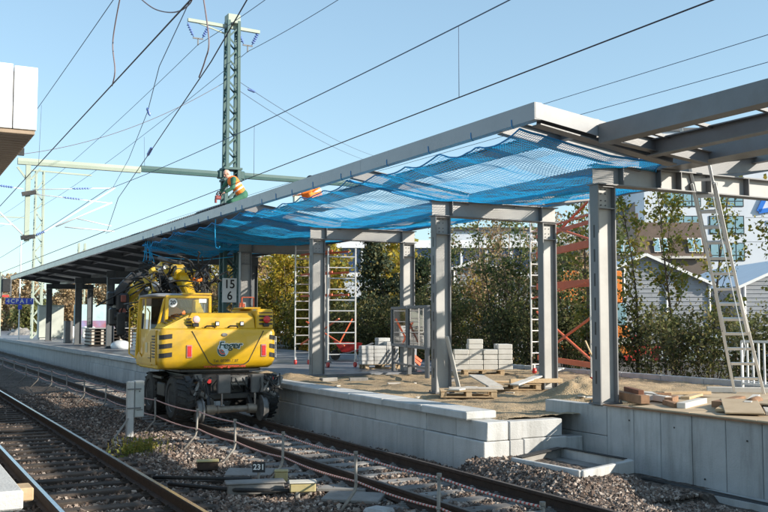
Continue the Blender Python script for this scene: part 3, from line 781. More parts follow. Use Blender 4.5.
# kilometre board on the mast
sg = thing('kilometre_sign', 'white board with the black numbers 15 over 6 on the green lattice mast', 'sign', (11.2, 33.2, 2.9))
m = MB(); m.cbb(10.94, 11.48, 33.2, 33.22, 2.9, 3.78, .006); m.build('board', white, sg)
m = MB(); m.bar((10.9, 33.235, 3.3), (11.4, 34.1, 3.3), .03, .05); m.bar((11.1, 33.235, 3.6), (11.4, 34.1, 3.6), .03, .05); build_each(m, 'bracket', steel_d, sg)
def text(s, size, mt, parent, loc, name='lettering', ex=.002, shear=0, sx=1.0, rot=(R(90),0,0), bold=0, parentmesh=None):
    cu = bpy.data.curves.new(name, 'FONT'); cu.body = s; cu.size = size; cu.extrude = ex; cu.align_x = 'CENTER'; cu.align_y = 'CENTER'
    cu.shear = shear; cu.offset = bold
    to = bpy.data.objects.new('tmp', cu); COL.objects.link(to); bpy.context.view_layer.update()
    dg = bpy.context.evaluated_depsgraph_get(); me = bpy.data.meshes.new_from_object(to.evaluated_get(dg))
    bpy.data.objects.remove(to); me.materials.clear(); me.materials.append(mt)
    M = Matrix.Translation(Vector(loc)) @ Quaternion((1,0,0,0)).to_matrix().to_4x4()
    from mathutils import Euler
    M = Matrix.Translation(Vector(loc)) @ Euler(rot).to_matrix().to_4x4() @ Matrix.Diagonal((sx,1,1,1))
    org = Vector((0,0,0)); q = parent
    while q is not None: org += q.location; q = q.parent
    me.transform(Matrix.Translation(-org) @ M)
    o = bpy.data.objects.new(name, me); COL.objects.link(o); o.parent = parent
    return o
text('15', .44, blktxt, sg, (11.21, 33.197, 3.55), bold=.008, sx=.95)
text('6', .44, blktxt, sg, (11.22, 33.197, 3.13), bold=.008, sx=.95)

# hanging post with the cantilevers over the two tracks
hp = thing('hanging_post', 'pale green post hanging from the left end of the portal beam with white cantilever arms', 'catenary post', (4.35, MY, 4.9))
m = MB(); m.bb(4.27, 4.43, MY-.07, MY+.07, 4.95, 7.58); m.bar((4.0, MY, 7.5), (4.3, MY, 7.1), .07, .07); m.bar((4.75, MY, 7.5), (4.45, MY, 7.1), .07, .07); m.build('post', mastpale, hp)
m = MB(); m.bar((4.15, MY-.12, 6.55), (4.6, MY-.12, 6.65), .14, .14); m.bar((4.15, MY-.12, 5.05), (4.6, MY-.12, 5.12), .14, .14); m.bb(4.0,4.2,MY-.06,MY+.06,7.9,8.15); build_each(m, 'clamp', blackp, hp)
def arm(name, pts, r, mt): return MB().tube(pts, r, 7).build(name, mt, hp, smooth=True)
arm('cantilever_tube', [(4.6, MY, 5.15), (5.0, MY, 5.35), (7.25, MY, 6.95)], .022, white)
arm('cantilever_tube', [(5.3, MY, 5.5), (7.2, MY, 6.45)], .026, white)
arm('top_tie', [(4.5, MY, 6.75), (7.3, MY, 6.98)], .016, white)
arm('top_tie', [(4.5, MY, 6.6), (7.2, MY, 6.42)], .016, white)
arm('registration_arm', [(5.6, MY, 5.5), (7.3, MY, 5.42)], .022, white); arm('registration_arm', [(6.0, MY, 5.82), (7.2, MY, 5.6)], .018, white)
insulator((4.62, MY, 5.16), (4.98, MY, 5.34), hp); insulator((5.8, MY, 6.86), (6.5, MY, 6.92), hp, .035, n=6); insulator((5.5, MY, 6.54), (6.2, MY, 6.5), hp, .035, n=6)
arm('cantilever_tube', [(4.3, MY, 5.1), (3.0, MY, 6.35), (2.3, MY, 6.95)], .026, white); arm('top_tie', [(4.2, MY, 6.75), (2.4, MY, 6.9)], .016, white)
arm('registration_arm', [(3.9, MY, 5.5), (2.7, MY, 5.55)], .02, white)
insulator((3.9, MY, 6.78), (3.4, MY, 6.82), hp, .045)
hp2 = thing('hanging_post', 'short pale post hanging from the portal beam right of the kneeling worker', 'catenary post', (14.3, MY, 7))
MB().bb(14.2, 14.4, MY-.09, MY+.09, 6.4, 7.64).build('post', mastpale, hp2)

# second lattice mast far left behind the hanging post
fm = thing('catenary_mast', 'distant pale green lattice mast at the far left end of the platform roof', 'mast', (11.6, 85, .7))
lattice(MB(), 11.7, 85, .7, 15.0, .75, .7, .085, .9, .6, .6).build('shaft', mastpale, fm)
m = MB(); m.bar((11.0, 85, 15.0), (16, 85, 14.9), .14, .14); m.bar((10.6, 85, 10.9), (2, 85, 10.9), .1, .1); m.build('cross_arm', mastpale, fm)
fm2 = thing('catenary_mast', 'thin distant lattice mast between the yellow trees right of the excavator', 'mast', (24.6, 60, 0))
lattice(MB(), 24.6, 60, 0, 8.2, .5, .5, .07, .7).build('shaft', mastpale, fm2)
fm3 = thing('catenary_mast', 'distant grey lattice mast seen between the far columns of the roofed platform', 'mast', (27, 150, 0))
lattice(MB(), 27, 150, 0, 14, .9, .9, .12, 1.2).build('shaft', mastpale, fm3)

# wires: each one a thing
def wire(pts, r, mt, name, label, cat='wire', sagv=0, n=24, group=None):
    P_ = [Vector(p) for p in pts]; out = []
    if len(P_) == 2:
        for i in range(n+1):
            t = i/n; q = P_[0].lerp(P_[1], t); q.z -= sagv*4*t*(1-t); out.append(q)
    else: out = P_
    o = MB().tube(out, r, 6).build(name, mt, smooth=True); tag(o, label, cat, group); return o
wire([(7.0, 1, 5.34), (7.0, MY, 5.34)], .0085, wire_m, 'contact_wire', 'contact wire over the right track running just above the canopy edge', 'overhead wire')
wire([(7.0, MY, 5.42), (7.0, 160, 5.34)], .013, wire_m, 'contact_wire', 'far length of the right contact wire beyond the cantilever', 'overhead wire')
wire([(7.0, 1, 6.42), (7.0, MY, 6.9)], .009, wire_b, 'messenger_wire', 'upper supporting wire above the right track', 'overhead wire', .25)
wire([(7.0, MY, 6.9), (7.0, 160, 6.6)], .011, wire_b, 'messenger_wire', 'far length of the upper wire above the right track', 'overhead wire', .5)
wire([(2.75, 2, 5.7), (2.75, MY, 5.2), ], .0095, wire_m, 'contact_wire', 'dark contact wire over the left track, the thickest diagonal line', 'overhead wire')
wire([(2.75, MY, 5.55), (2.75, 160, 5.3)], .012, wire_m, 'contact_wire', 'far length of the left contact wire', 'overhead wire')
wire([(2.75, 4, 6.95), (2.75, MY, 6.6)], .0065, wire_b, 'messenger_wire', 'upper supporting wire above the left track at the left picture edge', 'overhead wire', .12)
# crossing wires of the turnout, running from the cantilever towards the camera
wire([(3.36, 8.6, 6.0), (3.5, 9.87, 5.82), (3.66, 11.66, 5.58), (4.6, 18.55, 5.56), (5.5, 25.5, 5.5), (7.05, MY, 5.42)], .0085, wire_m, 'contact_wire', 'slanting contact wire crossing between the tracks left of the mast', 'overhead wire')
wire([(3.5, 12.11, 6.49), (4.0, 15.6, 6.5), (4.6, 18.8, 6.42), (5.6, 24.8, 6.45), (7.2, MY, 6.95)], .007, wire_b, 'messenger_wire', 'slanting upper wire crossing between the tracks', 'overhead wire')
def dropper(pts, mt, label, r=.009):
    # smooth the points with catmull-rom
    P_ = [Vector(p) for p in pts]; out = []
    for i in range(len(P_)-1):
        a = P_[max(i-1,0)]; b = P_[i]; c = P_[i+1]; d = P_[min(i+2, len(P_)-1)]
        for k in range(8):
            t = k/8; out.append(.5*((2*b)+(-a+c)*t+(2*a-5*b+4*c-d)*t*t+(-a+3*b-3*c+d)*t**3))
    out.append(P_[-1])
    o = MB().tube(out, r, 6).build('jumper_cable', mt, smooth=True); tag(o, label, 'cable')
dropper([(2.75, 12.81, 6.70), (2.75, 13.28, 6.16), (2.75, 13.11, 5.69), (2.75, 13.28, 5.51)], wire_c, 'brown jumper cable hanging to the thick left contact wire')
dropper([(3.5, 11.55, 6.42), (3.5, 11.26, 5.73), (3.5, 11.41, 5.51), (3.5, 11.66, 5.35)], wire_c, 'brown jumper cable in front of the tall mast top')
dropper([(3.3, 14.2, 7.15), (3.3, 13.16, 6.65), (3.3, 12.11, 6.3), (3.3, 11.42, 6.21), (3.3, 11.2, 6.35)], wire_c, 'brown cable loop at the top edge between the diagonal wires')
wire([(2.75, 20.0, 6.6), (2.75, 20.2, 5.42)], .004, wire_b, 'dropper', 'thin vertical dropper between the left upper and contact wires', n=2)
wire([(5.0, 20.7, 6.27), (5.02, 20.7, 5.62)], .004, wire_b, 'dropper', 'thin vertical dropper on the slanting wires', n=2)
wire([(7.0, 11.0, 6.35), (7.0, 11.0, 5.35)], .005, wire_b, 'dropper', 'thin vertical dropper above the near canopy fascia', n=2)
wire([(7.0, 19.2, 6.45), (7.0, 19.2, 5.35)], .005, wire_b, 'dropper', 'thin vertical dropper right of the kneeling worker', n=2)
for (p0, p1, lb) in (((4.6,18.83,6.5),(4.62,18.68,6.32),'blue insulator on the slanting upper wire'), ((4.56,18.25,5.6),(4.66,19.0,5.56),'blue insulator low on the slanting wires')):
    o = insulator(p0, p1, None, .033); tag(o, lb, 'insulator')
# feeder lines on the mast top and thin lines across the sky
wire([(MX-1.35, MY, 12.62), (10.3, 120, 13.4)], .011, wire_b, 'feeder_line', 'feeder line from the left insulator pair away to the far left', sagv=.9)
wire([(MX+.62, MY, 12.62), (12.3, 0, 13.2)], .011, wire_b, 'feeder_line', 'feeder line from the right insulator pair up out of the picture', sagv=.8)
wire([(MX-1.35, MY, 12.62), (10.4, 0, 13.2)], .011, wire_b, 'feeder_line', 'feeder line from the left insulator pair up past the mast head', sagv=.8)
wire([(MX+.62, MY, 12.62), (12.0, 120, 13.2)], .011, wire_b, 'feeder_line', 'feeder line from the right insulator pair to the far distance', sagv=.9)
wire([(MX+.3, MY, 11.4), (31, 60, 14.0)], .012, wire_b, 'guy_wire', 'upper of the two stay wires sloping right from the mast', sagv=.3)
wire([(MX+.3, MY, 11.05), (30.5, 60, 13.6)], .012, wire_b, 'guy_wire', 'lower of the two stay wires sloping right from the mast', sagv=.3)
insulator((MX+1.1, MY+1.3, 11.5), (MX+1.7, MY+2.0, 11.58), None, .06)['label'] = 'blue insulator in the upper stay wire right of the mast'
bpy.context.view_layer.update()
for o in list(COL.objects):
    if o.name.startswith('insulator') and o.parent is None and 'category' not in o: o['category'] = 'insulator'
wire([(MX-.3, MY, 11.3), (4.0, 36, 8.15)], .01, wire_c, 'stay_wire', 'thin brown line from the mast to the left beam end', sagv=.5)
wire([(16, 60, 8.6), (16, 5, 8.05)], .008, wire_b, 'telephone_line', 'upper thin line in the sky right of the canopy corner')
wire([(16.4, 60, 8.1), (16.4, 5, 7.62)], .008, wire_b, 'telephone_line', 'lower thin line in the sky right of the canopy corner')
# ================================================================== EXCAVATOR
ex = thing('excavator', 'yellow road-rail excavator seen from behind, standing on the right track with its folded boom ahead', 'excavator', (6.9, 22.3, 0))
def rrect(x0, x1, y0, y1, r, z, n=5):
    pts = []
    for cx, cy, a0 in ((x1-r, y0+r, -90), (x1-r, y1-r, 0), (x0+r, y1-r, 90), (x0+r, y0+r, 180)):
        for k in range(n+1):
            a = R(a0 + 90*k/n); pts.append((cx+r*math.cos(a), cy+r*math.sin(a), z))
    return pts
# counterweight body
b = MB(); b.loft([rrect(5.62,8.14,21.16,23.0,.10,1.38), rrect(5.54,8.21,21.05,23.0,.12,1.44), rrect(5.50,8.25,21.0,23.0,.14,1.56), rrect(5.50,8.25,21.0,23.0,.14,2.14), rrect(5.52,8.23,21.03,23.0,.14,2.21), rrect(5.57,8.18,21.08,22.95,.12,2.235)])
body = b.build('counterweight', yellow, ex, smooth=True, angle=40)
# engine hood
m = MB(); m.loft([[(6.12,21.12,2.236),(7.76,21.12,2.236),(7.76,21.70,2.236),(6.12,21.70,2.236)], [(6.2,21.16,2.40),(7.74,21.16,2.40),(7.74,21.70,2.40),(6.2,21.70,2.40)], [(6.3,21.3,2.47),(7.72,21.3,2.47),(7.72,21.70,2.47),(6.3,21.70,2.47)]])
m.cbb(6.97, 7.745, 21.705, 22.95, 2.24, 2.465, .03); m.build('engine_hood', yellow, ex)
m = MB(); m.cbb(6.5, 7.4, 21.45, 21.5, 2.472, 2.482, .003); m.build('hood_seam', blackp, ex)
m = MB(); m.loft([rrect(7.77,8.2,21.06,22.9,.06,2.236), rrect(7.77,8.2,21.06,22.9,.06,2.53), rrect(7.8,8.17,21.1,22.9,.06,2.575)]); blk = m.build('air_box', yellow, ex)
m = MB()
for k in range(4): m.bb(7.84, 8.17, 21.05, 21.062, 2.29+k*.06, 2.315+k*.06)
m.build('vent', blackp, blk)
m = MB(); m.cbb(7.62, 8.05, 21.5, 22.3, 2.576, 2.63, .02); m.build('intake_cover', yellow, ex)
# sloping side cover beside the cab
m = MB(); m.add([(5.56,21.1,2.236),(6.14,21.1,2.236),(6.3,21.72,2.236),(5.56,21.72,2.236),(5.8,21.3,2.29),(6.2,21.2,2.44),(6.3,21.72,2.46),(5.62,21.72,2.30)], [(0,1,5,4),(1,2,6,5),(2,3,7,6),(3,0,4,7),(4,5,6,7)]); sc_ = fixn(m.build('side_cover', yellow_d, ex))
m = MB()
for k in range(5): 
    m.bar((5.74+k*.09, 21.34-.02*k, 2.315+.03*k), (5.74+k*.09, 21.7, 2.335+.03*k), .04, .012)
m.build('vent', blackp, sc_)
m = MB()
for k in range(3): m.bb(6.12, 6.24, 21.108, 21.118, 2.27+k*.05, 2.29+k*.05)
m.build('vent', blackp, ex)
# left side panel and lower skirt
m = MB(); m.prism([(21.3,1.48),(23.12,1.48),(23.12,1.58),(21.75,2.2),(21.3,2.2)], 0, 5.475, 5.505); sp_ = fixn(m.build('side_panel', yellow, ex))
m = MB()
for k in range(8): m.bb(5.462, 5.474, 21.36, 21.6, 1.62+k*.062, 1.65+k*.062)
m.bb(5.464, 5.474, 21.75, 21.95, 1.6, 1.615); m.bb(5.464,5.474,21.70,21.706,1.52,1.95)
m.build('vent', blackp, sp_)
m = MB(); m.bb(5.466, 5.474, 22.0, 22.18, 1.72, 1.93); m.build('notice_label', mat('pale_label',(0.6,0.52,0.3),(0.66,0.58,0.36),9,.5), sp_)
m = MB(); m.cbb(5.60, 7.9, 22.6, 23.6, 1.38, 1.56, .03); m.build('platform_frame', yellow_d, ex)
m = MB(); m.cbb(5.52, 5.7, 21.3, 23.0, 1.38, 1.49, .02); m.build('skirt', yellow_d, ex)
m = MB(); m.cbb(7.35, 8.22, 22.95, 23.9, 1.57, 2.22, .06); m.build('fuel_tank', yellow, ex)
# rear markings
stp = MB()
for k in range(3):
    z = 1.62+k*.19
    for cols in ([(5.498,21.10),(5.515,21.06),(5.545,21.022),(5.59,20.999),(5.64,20.994),(5.77,20.994)], [(8.08,20.994),(8.11,20.994),(8.16,20.999),(8.205,21.022),(8.235,21.06),(8.252,21.10)]):
        n_ = len(cols); vs = []; x0 = cols[0][0]; wd_ = cols[-1][0]-x0; sg_ = 1 if x0 < 6 else -1
        for cx_, cy_ in cols: sh = sg_*.03*(cx_-x0)/wd_; vs += [(cx_, cy_-.006, z+sh), (cx_, cy_-.006, z+sh+.095)]
        stp.add(vs, [(2*i, 2*i+2, 2*i+3, 2*i+1) for i in range(n_-1)])
build_each(stp, 'warning_stripe', blktxt, body)
for x in (6.16, 7.93):
    m = MB(); m.cbb(x-.065, x+.065, 20.975, 20.999, 1.62, 1.89, .008); tl = m.build('tail_light', mat('pale_red_lens_frame',(0.5,0.22,0.2),(0.58,0.3,0.28),8,.3), ex)
    m = MB(); m.cbb(x-.045, x+.045, 20.968, 20.976, 1.64, 1.87, .006); m.cbb(x-.04, x+.04, 20.964, 20.969, 1.72, 1.8, .003); m.build('lens', lamp_w if False else lamp_r, tl)
m = MB()
L0 = [(6.22,2.18),(6.62,1.52),(6.72,1.46),(7.45,1.46),(7.56,1.52),(7.93,2.18)]
for a, c in zip(L0[:-1], L0[1:]): m.bar((a[0],20.996,a[1]), (c[0],20.996,c[1]), .012, .016)
m.build('door_seam', blktxt, body)
m = MB(); m.lathe((6.98,21.0,2.10), (0,-1,0), [(0,.075),(.02,.07),(.022,.05)], 16); m.v = [(x, y, 2.10+(z-2.10)*.55) for x,y,z in m.v]; m.build('lock', dgrey, body)
# logo
lg = MB(); lg.lathe((6.83,20.997,1.765), (0,-1,0), [(0,.175),(.002,.175)], 32); lo = lg.build('logo_disc', mat('pale_blue_print',(0.55,0.66,0.7),(0.62,0.72,0.76),5,.4), body)
def arc(r0, r1, a0, a1, y, n=14):
    m = MB(); vs = []
    for k in range(n+1):
        a = R(a0+(a1-a0)*k/n); vs += [(6.83+r0*math.cos(a), y, 1.765+r0*math.sin(a)), (6.83+r1*math.cos(a), y, 1.765+r1*math.sin(a))]
    m.add(vs, [(2*k, 2*k+1, 2*k+3, 2*k+2) for k in range(n)]); return m
arc(.125,.165,165,300,20.9925).build('logo_arc', greentxt, lo); arc(.085,.118,165,305,20.9925).build('logo_arc', redtxt, lo)
arc(.05,.078,165,310,20.9925).build('logo_arc', greentxt, lo); arc(.012,.044,165,310,20.9925).build('logo_arc', redtxt, lo)
text('Feger', .27, white, lo, (7.04, 20.9915, 1.875), ex=.0005, shear=.18, sx=1.15, bold=.022)
text('Feger', .27, greentxt, lo, (7.04, 20.9895, 1.875), ex=.0005, shear=.18, sx=1.15, bold=.005)
text('Tel. 07385 / 37', .085, blktxt, body, (7.02, 20.994, 1.545), ex=.0005, sx=1.15)
text('www.fegergmbh.de', .085, redtxt, body, (7.0, 20.9935, 1.415+.02), ex=.0005, sx=1.5, bold=.002)
# beacons, small lamps, handles
for x, mt in ((6.31, lamp_w), (8.0, lamp_r)):
    m = MB(); m.cbb(x-.07, x+.07, 20.99, 21.08, 2.245, 2.33, .01); h = m.build('lamp_bracket', blackp, ex)
    m = MB(); m.lathe((x,20.985,2.37), (0,-1,0), [(-.05,.06),(0,.085),(.02,.085),(.035,.06)], 20); m.build('rear_lamp', mt, h, smooth=True)
for x in (6.83, 7.42):
    m = MB(); m.cbb(x-.05, x+.05, 21.05, 21.09, 2.25, 2.36, .01); h = m.build('work_lamp', blackp, ex); MB().bb(x-.035, x+.035, 21.043, 21.049, 2.27, 2.34).build('lens', white, h)
m = MB()
for x in (6.65, 7.2): m.tube([(x-.12,21.06,2.24),(x-.08,21.02,2.275),(x+.08,21.02,2.275),(x+.12,21.06,2.24)], .02, 6)
build_each(m, 'lifting_eye', blackp, ex)
# cab
cab = MB()
def cp(a, c, w=.085): cab.bar(a, c, w, w, up=(0,1,0), ch=.015)
cx0, cx1, cy0, cy1 = 5.50, 6.86, 21.75, 23.15
cp((cx0+.3,cy0,1.7),(cx0+.34,cy0,2.92)); cp((cx1,cy0,2.1),(cx1,cy0,2.93),.075)
cp((cx0+.3,cy0,2.94),(cx1+.03,cy0,2.94),.085)
cp((cx0+.3,cy0,2.26),(cx1,cy0,2.26),.08)
cp((cx0,cy1,1.55),(cx0+.05,cy1-.1,2.9)); cp((cx1,cy1,1.55),(cx1,cy1-.1,2.9))
cp((cx0+.34,cy0,2.94),(cx0+.05,cy1-.1,2.92),.07); cp((cx1,cy0,2.94),(cx1,cy1-.1,2.92),.07); cp((cx0+.05,cy1-.1,2.92),(cx1,cy1-.1,2.92),.07)
cp((cx0,cy0+.12,1.6),(cx0+.3,cy0+.02,2.9),.06)
cp((cx0+.03,cy0+.75,1.6),(cx0+.06,cy0+.8,2.9),.05)
cab.bb(cx0, cx1, cy0+.02, cy1, 1.45, 1.57)
cabo = cab.build('cab', yellow, ex)
m = MB(); m.loft([rrect(cx0+.02,cx1+.05,cy0-.02,cy1,.15,2.95), rrect(cx0+.0,cx1+.05,cy0-.03,cy1,.15,3.0), rrect(cx0+.2,cx1-.1,cy0+.15,cy1-.15,.2,3.05)]); m.build('roof', mat('silver_grey_roof',(0.25,0.25,0.26),(0.36,0.36,0.37),3,.5,dirt=.3), cabo, smooth=True, angle=35)
m = MB(); m.cbb(6.2, 6.9, cy0-.06, cy0+.2, 3.0, 3.06, .015); m.build('roof_bar', yellow, cabo)
m = MB(); m.add([(cx0+.36,cy0+.01,2.3),(cx1-.03,cy0+.01,2.3),(cx1-.03,cy0+.01,2.9),(cx0+.38,cy0+.01,2.9)], [(0,1,2,3)]); rw = m.build('rear_window', glass_r, cabo)
m = MB(); m.add([(cx0+.012,cy0+.16,1.6),(cx0+.012,cy1-.06,1.6),(cx0+.05,cy1-.12,2.89),(cx0+.05,cy0+.26,2.89)], [(0,1,2,3)]); m.add([(cx0+.012,cy0+.155,1.6),(cx0+.05,cy0+.255,2.89),(cx0+.33,cy0+.02,2.89),(cx0+.3,cy0+.02,1.6)], [(0,1,2,3)]); m.build('side_window', glass_d, cabo)
m = MB(); m.add([(cx0+.04,cy1-.03,1.6),(cx1,cy1-.03,1.6),(cx1,cy1-.1,2.88),(cx0+.08,cy1-.1,2.88)], [(0,1,2,3)]); m.build('front_window', glass_d, cabo)
m = MB(); m.lathe((5.98,cy0-.004,2.76), (0,-1,0), [(0,.105),(.003,.105)], 24); stk = m.build('speed_sticker', white, rw)
text('20', .13, blktxt, stk, (5.98, cy0-.009, 2.76), ex=.0004, bold=.004)
m = MB(); m.bb(6.6, 6.78, cy0-.005, cy0-.001, 2.78, 2.88); m.build('notice_sticker', white, rw)
m = MB(); m.cbb(6.0, 6.5, 22.2, 22.75, 1.57, 1.95, .05); m.cbb(6.05, 6.45, 22.15, 22.25, 1.9, 2.25, .05); m.build('seat', blackp, cabo)
m = MB(); m.cbb(5.65, 5.82, 22.3, 22.8, 1.57, 2.1, .04); m.cbb(6.6,6.78,22.3,22.8,1.57,2.1,.04); m.bar((6.25,23.05,1.6),(6.25,22.95,2.1),.1,.1); m.build('console', dgrey, cabo)
# handrail and mirrors on the left
m = MB(); m.tube([(5.5,23.1,1.55),(5.40,23.5,1.65),(5.40,23.5,2.6),(5.5,23.12,2.75)], .022, 8); m.tube([(5.49,22.55,1.6),(5.43,22.55,1.7),(5.43,22.55,2.5),(5.5,22.55,2.6)], .016, 8); build_each(m, 'handrail', yellow, ex, smooth=True)
m = MB(); m.tube([(5.5,23.1,2.8),(5.35,23.9,2.75),(5.3,24.0,2.5)], .02, 6); mr = m.build('mirror_arm', blackp, ex, smooth=True)
m = MB(); m.cbb(5.2, 5.4, 23.97, 24.03, 2.05, 2.5, .02); m.build('mirror', blackp, mr)
m = MB(); m.cbb(5.35, 5.5, 23.5, 23.6, 2.55, 2.72, .02); m.build('mirror', blackp, mr)
# red guard frames on the right shoulder
m = MB()
for x in (8.2, 8.52): m.tube([(x,23.3,2.2),(x,23.3,3.0)], .018, 6)
m.tube([(8.2,23.3,3.0),(8.52,23.3,3.0)], .018, 6); m.tube([(7.98,22.9,2.4),(8.02,22.9,2.8),(8.08,22.9,2.8),(8.1,22.9,2.4)], .025, 6); m.tube([(8.15,23.0,2.4),(8.15,23.0,2.78)], .03, 6)
m.build('guard_frame', redp, ex)
# undercarriage
m = MB(); m.cbb(6.15, 7.85, 20.95, 23.6, .72, 1.12, .04); m.cbb(6.3,7.7,21.3,23.4,1.12,1.24,.02); m.cyl((6.9,22.6,1.24),(6.9,22.6,1.39),.85,28); m.cbb(6.0,7.95,21.2,23.3,1.20,1.37,.03); m.cbb(6.4,7.6,20.9,21.0,.5,.95,.02); m.build('undercarriage', blackp, ex)
def tyre(x0, x1, y, r=.53):
    w = x1-x0; m = MB(); c = (x0, y, r)
    m.lathe(c, (1,0,0), [(.03,r*.55),(0,r*.62),(.0,r*.82),(.05,r*.95),(.09,r),(w-.09,r),(w-.05,r*.95),(w,r*.82),(w,r*.62),(w-.03,r*.55)], 36)
    n = 22
    for k in range(n):
        a = 2*math.pi*k/n; q = Matrix.Rotation(-a, 3, 'X')
        for s, off in ((0, 0), (1, math.pi/n)):
            q = Matrix.Rotation(-(a+off), 3, 'X')
            cc = Vector((x0+w*(.27+.46*s), y, r)) + q @ Vector((0, 0, r+.008))
            m.box(cc, (w*.46, .06, .022), q @ Matrix.Rotation(.35*(1 if s else -1), 3, 'Z'))
    t = m.build('tyre', black, ex)
    m = MB(); m.lathe((x0+.02,y,r), (1,0,0), [(.06,.02),(.06,r*.3),(.02,r*.32),(.04,r*.5),(0,r*.56),(w-.04,r*.56),(w-.06,.02)], 28)
    for k in range(8):
        a = 2*math.pi*k/8; m.cyl((x0+.05,y+.14*math.cos(a),r+.14*math.sin(a)),(x0+.03,y+.14*math.cos(a),r+.14*math.sin(a)),.02,6)
    m.build('rim', dgrey, t)
for y in (21.0, 22.95):
    tyre(5.75, 6.2, y); tyre(7.7, 8.14, y)
    MB().tube([(6.2,y,.53),(7.7,y,.53)], .11, 12).build('axle', blackp, ex, smooth=True)
# rail bogie at the rear
m = MB(); m.tube([(6.4,20.55,.27),(7.6,20.55,.27)], .075, 14); m.tube([(6.42,20.55,.27),(6.62,20.55,.27)], .11, 14); m.tube([(7.38,20.55,.27),(7.58,20.55,.27)], .11, 14); m.tube([(6.68,20.55,.27),(6.72,20.55,.27)], .095, 14)
m.build('rail_axle', mat('worn_axle_metal',(0.2,0.16,0.12),(0.34,0.28,0.22),6,.5,.3,dirt=.5,bump=.2), ex, smooth=True, angle=40)
for x, s in ((6.25, 1), (7.75, -1)):
    m = MB(); m.lathe((x-s*.07,20.55,.27), (s,0,0), [(0,.05),(0,.235),(.02,.25),(.1,.255),(.105,.29),(.14,.29),(.145,.12),(.16,.05)], 30); m.build('rail_wheel', dgrey, ex, smooth=True, angle=30)
    m = MB(); m.bar((x+s*.25,20.6,.27), (x+s*.3,20.95,.8), .1, .16, ch=.02); m.bar((x,20.62,.45),(x+s*.12,20.9,.95),.14,.12,ch=.02); m.build('bogie_arm', blackp, ex)
for x in (6.82, 7.6):
    m = MB(); m.cbb(x-.15, x+.15, 20.46, 20.56, .62, 1.13, .02); build_each(m, 'cover_plate', mat('dark_plate',(0.07,0.07,0.074),(0.11,0.11,0.11),4,.45,dirt=.4,dirtcol=(.13,.12,.1)), ex)
    m = MB(); m.cyl((x-.05,20.5,.36),(x-.05,20.5,.64),.028,10); build_each(m, 'piston_rod', chrome, ex)
m = MB(); m.cbb(6.98, 7.44, 20.66, 20.9, .78, 1.05, .02); m.cbb(7.02,7.38,20.6,20.66,.86,1.0,.02); m.build('coupling_box', dgrey, ex)
m = MB(); m.cbb(6.55, 7.75, 20.7, 20.9, .48, .62, .02); m.build('cross_bar', blackp, ex)
rx = random.Random(11)
for side, x0, x1 in (('l', 6.02, 6.6), ('r', 7.62, 8.2)):
    m = MB(); g = MB(); h = MB()
    for k in range(9):
        c = (rx.uniform(x0, x1), rx.uniform(20.5, 20.85), rx.uniform(.45, 1.1))
        q = Matrix.Rotation(rx.uniform(-.6,.6), 3, 'Y') @ Matrix.Rotation(rx.uniform(-.4,.4), 3, 'X')
        (m if k % 3 else g).cbox(c, (rx.uniform(.08,.24), rx.uniform(.06,.18), rx.uniform(.1,.34)), .015, q)
    g.cyl((x0+.12,20.52,.6),(x0+.3,20.52,.98),.05,10); g.cyl((x0+.4,20.5,.55),(x0+.2,20.5,.7),.06,10)
    for k in range(6):
        a = Vector((rx.uniform(x0, x1), 20.5, rx.uniform(.9,1.15))); b_ = Vector((rx.uniform(x0, x1), 20.48, rx.uniform(.45,.7)))
        mid = (a+b_)/2 + Vector((rx.uniform(-.15,.15), -.1, -.1)); h.tube([a, a.lerp(mid,.6), mid, b_.lerp(mid,.5), b_], .016, 6)
    build_each(m, 'outrigger', blackp, ex); build_each(g, 'bracket', dgrey, ex); build_each(h, 'hydraulic_hose', black, ex, smooth=True)
m = MB(); m.cyl((6.5,20.6,.9),(6.5,20.57,.9),.05,12); m.cyl((7.98,20.6,.93),(7.98,20.57,.93),.045,12); build_each(m, 'reflector', lamp_r, ex)
m = MB()
for k in range(5):
    x = 6.75+k*.17; m.tube([(x,20.85,1.1),(x+.03,20.6,.95),(x+.1,20.55,.78),(x+.16,20.6,.7),(x+.2,20.8,.72)], .017, 6)
build_each(m, 'hydraulic_hose', black, ex, smooth=True)
# step, side box between the wheels
m = MB(); m.cbb(5.78, 6.15, 21.62, 22.3, .5, .82, .03); m.bar((5.72,21.58,.95),(5.72,22.35,.95),.05,.05); m.build('side_step', blackp, ex)
# folded boom
m = MB()
m.bar((7.15,23.4,2.2),(7.0,24.6,3.35),.27,.32,ch=.04); m.bar((7.0,24.5,3.3),(6.75,25.6,3.66),.24,.27,ch=.04); m.bar((6.75,25.5,3.75),(6.45,26.6,3.3),.18,.22,ch=.04)
m.cbox((6.95,24.7,3.52),(.4,.5,.3),.06,Matrix.Rotation(.4,3,'X')); m.cbox((7.2,25.0,3.45),(.3,.4,.22),.05,Matrix.Rotation(-.3,3,'Y'))
boom = m.build('boom', yellow, ex)
m = MB(); m.bar((6.5,26.5,3.4),(6.0,27.2,2.6),.2,.24,ch=.03); m.bar((7.25,24.9,3.25),(7.7,25.6,3.3),.18,.2,ch=.03); m.bar((6.4,24.9,3.0),(6.3,25.0,3.6),.12,.16,ch=.02); build_each(m, 'boom_link', yellow_d, ex)
m = MB(); m.tube([(7.3,23.9,2.5),(7.25,24.7,3.2)], .07, 10); m.tube([(6.8,23.9,2.5),(6.7,24.7,3.3)], .07, 10); m.tube([(7.0,24.8,3.75),(6.7,25.8,3.95)], .06, 10); build_each(m, 'hydraulic_cylinder', blackp, ex, smooth=True)
m = MB(); m.tube([(7.25,24.6,3.1),(7.22,24.9,3.45)], .035, 8); m.tube([(6.72,25.7,3.93),(6.55,26.2,3.8)], .035, 8); build_each(m, 'piston_rod', chrome, ex, smooth=True)
h = MB()
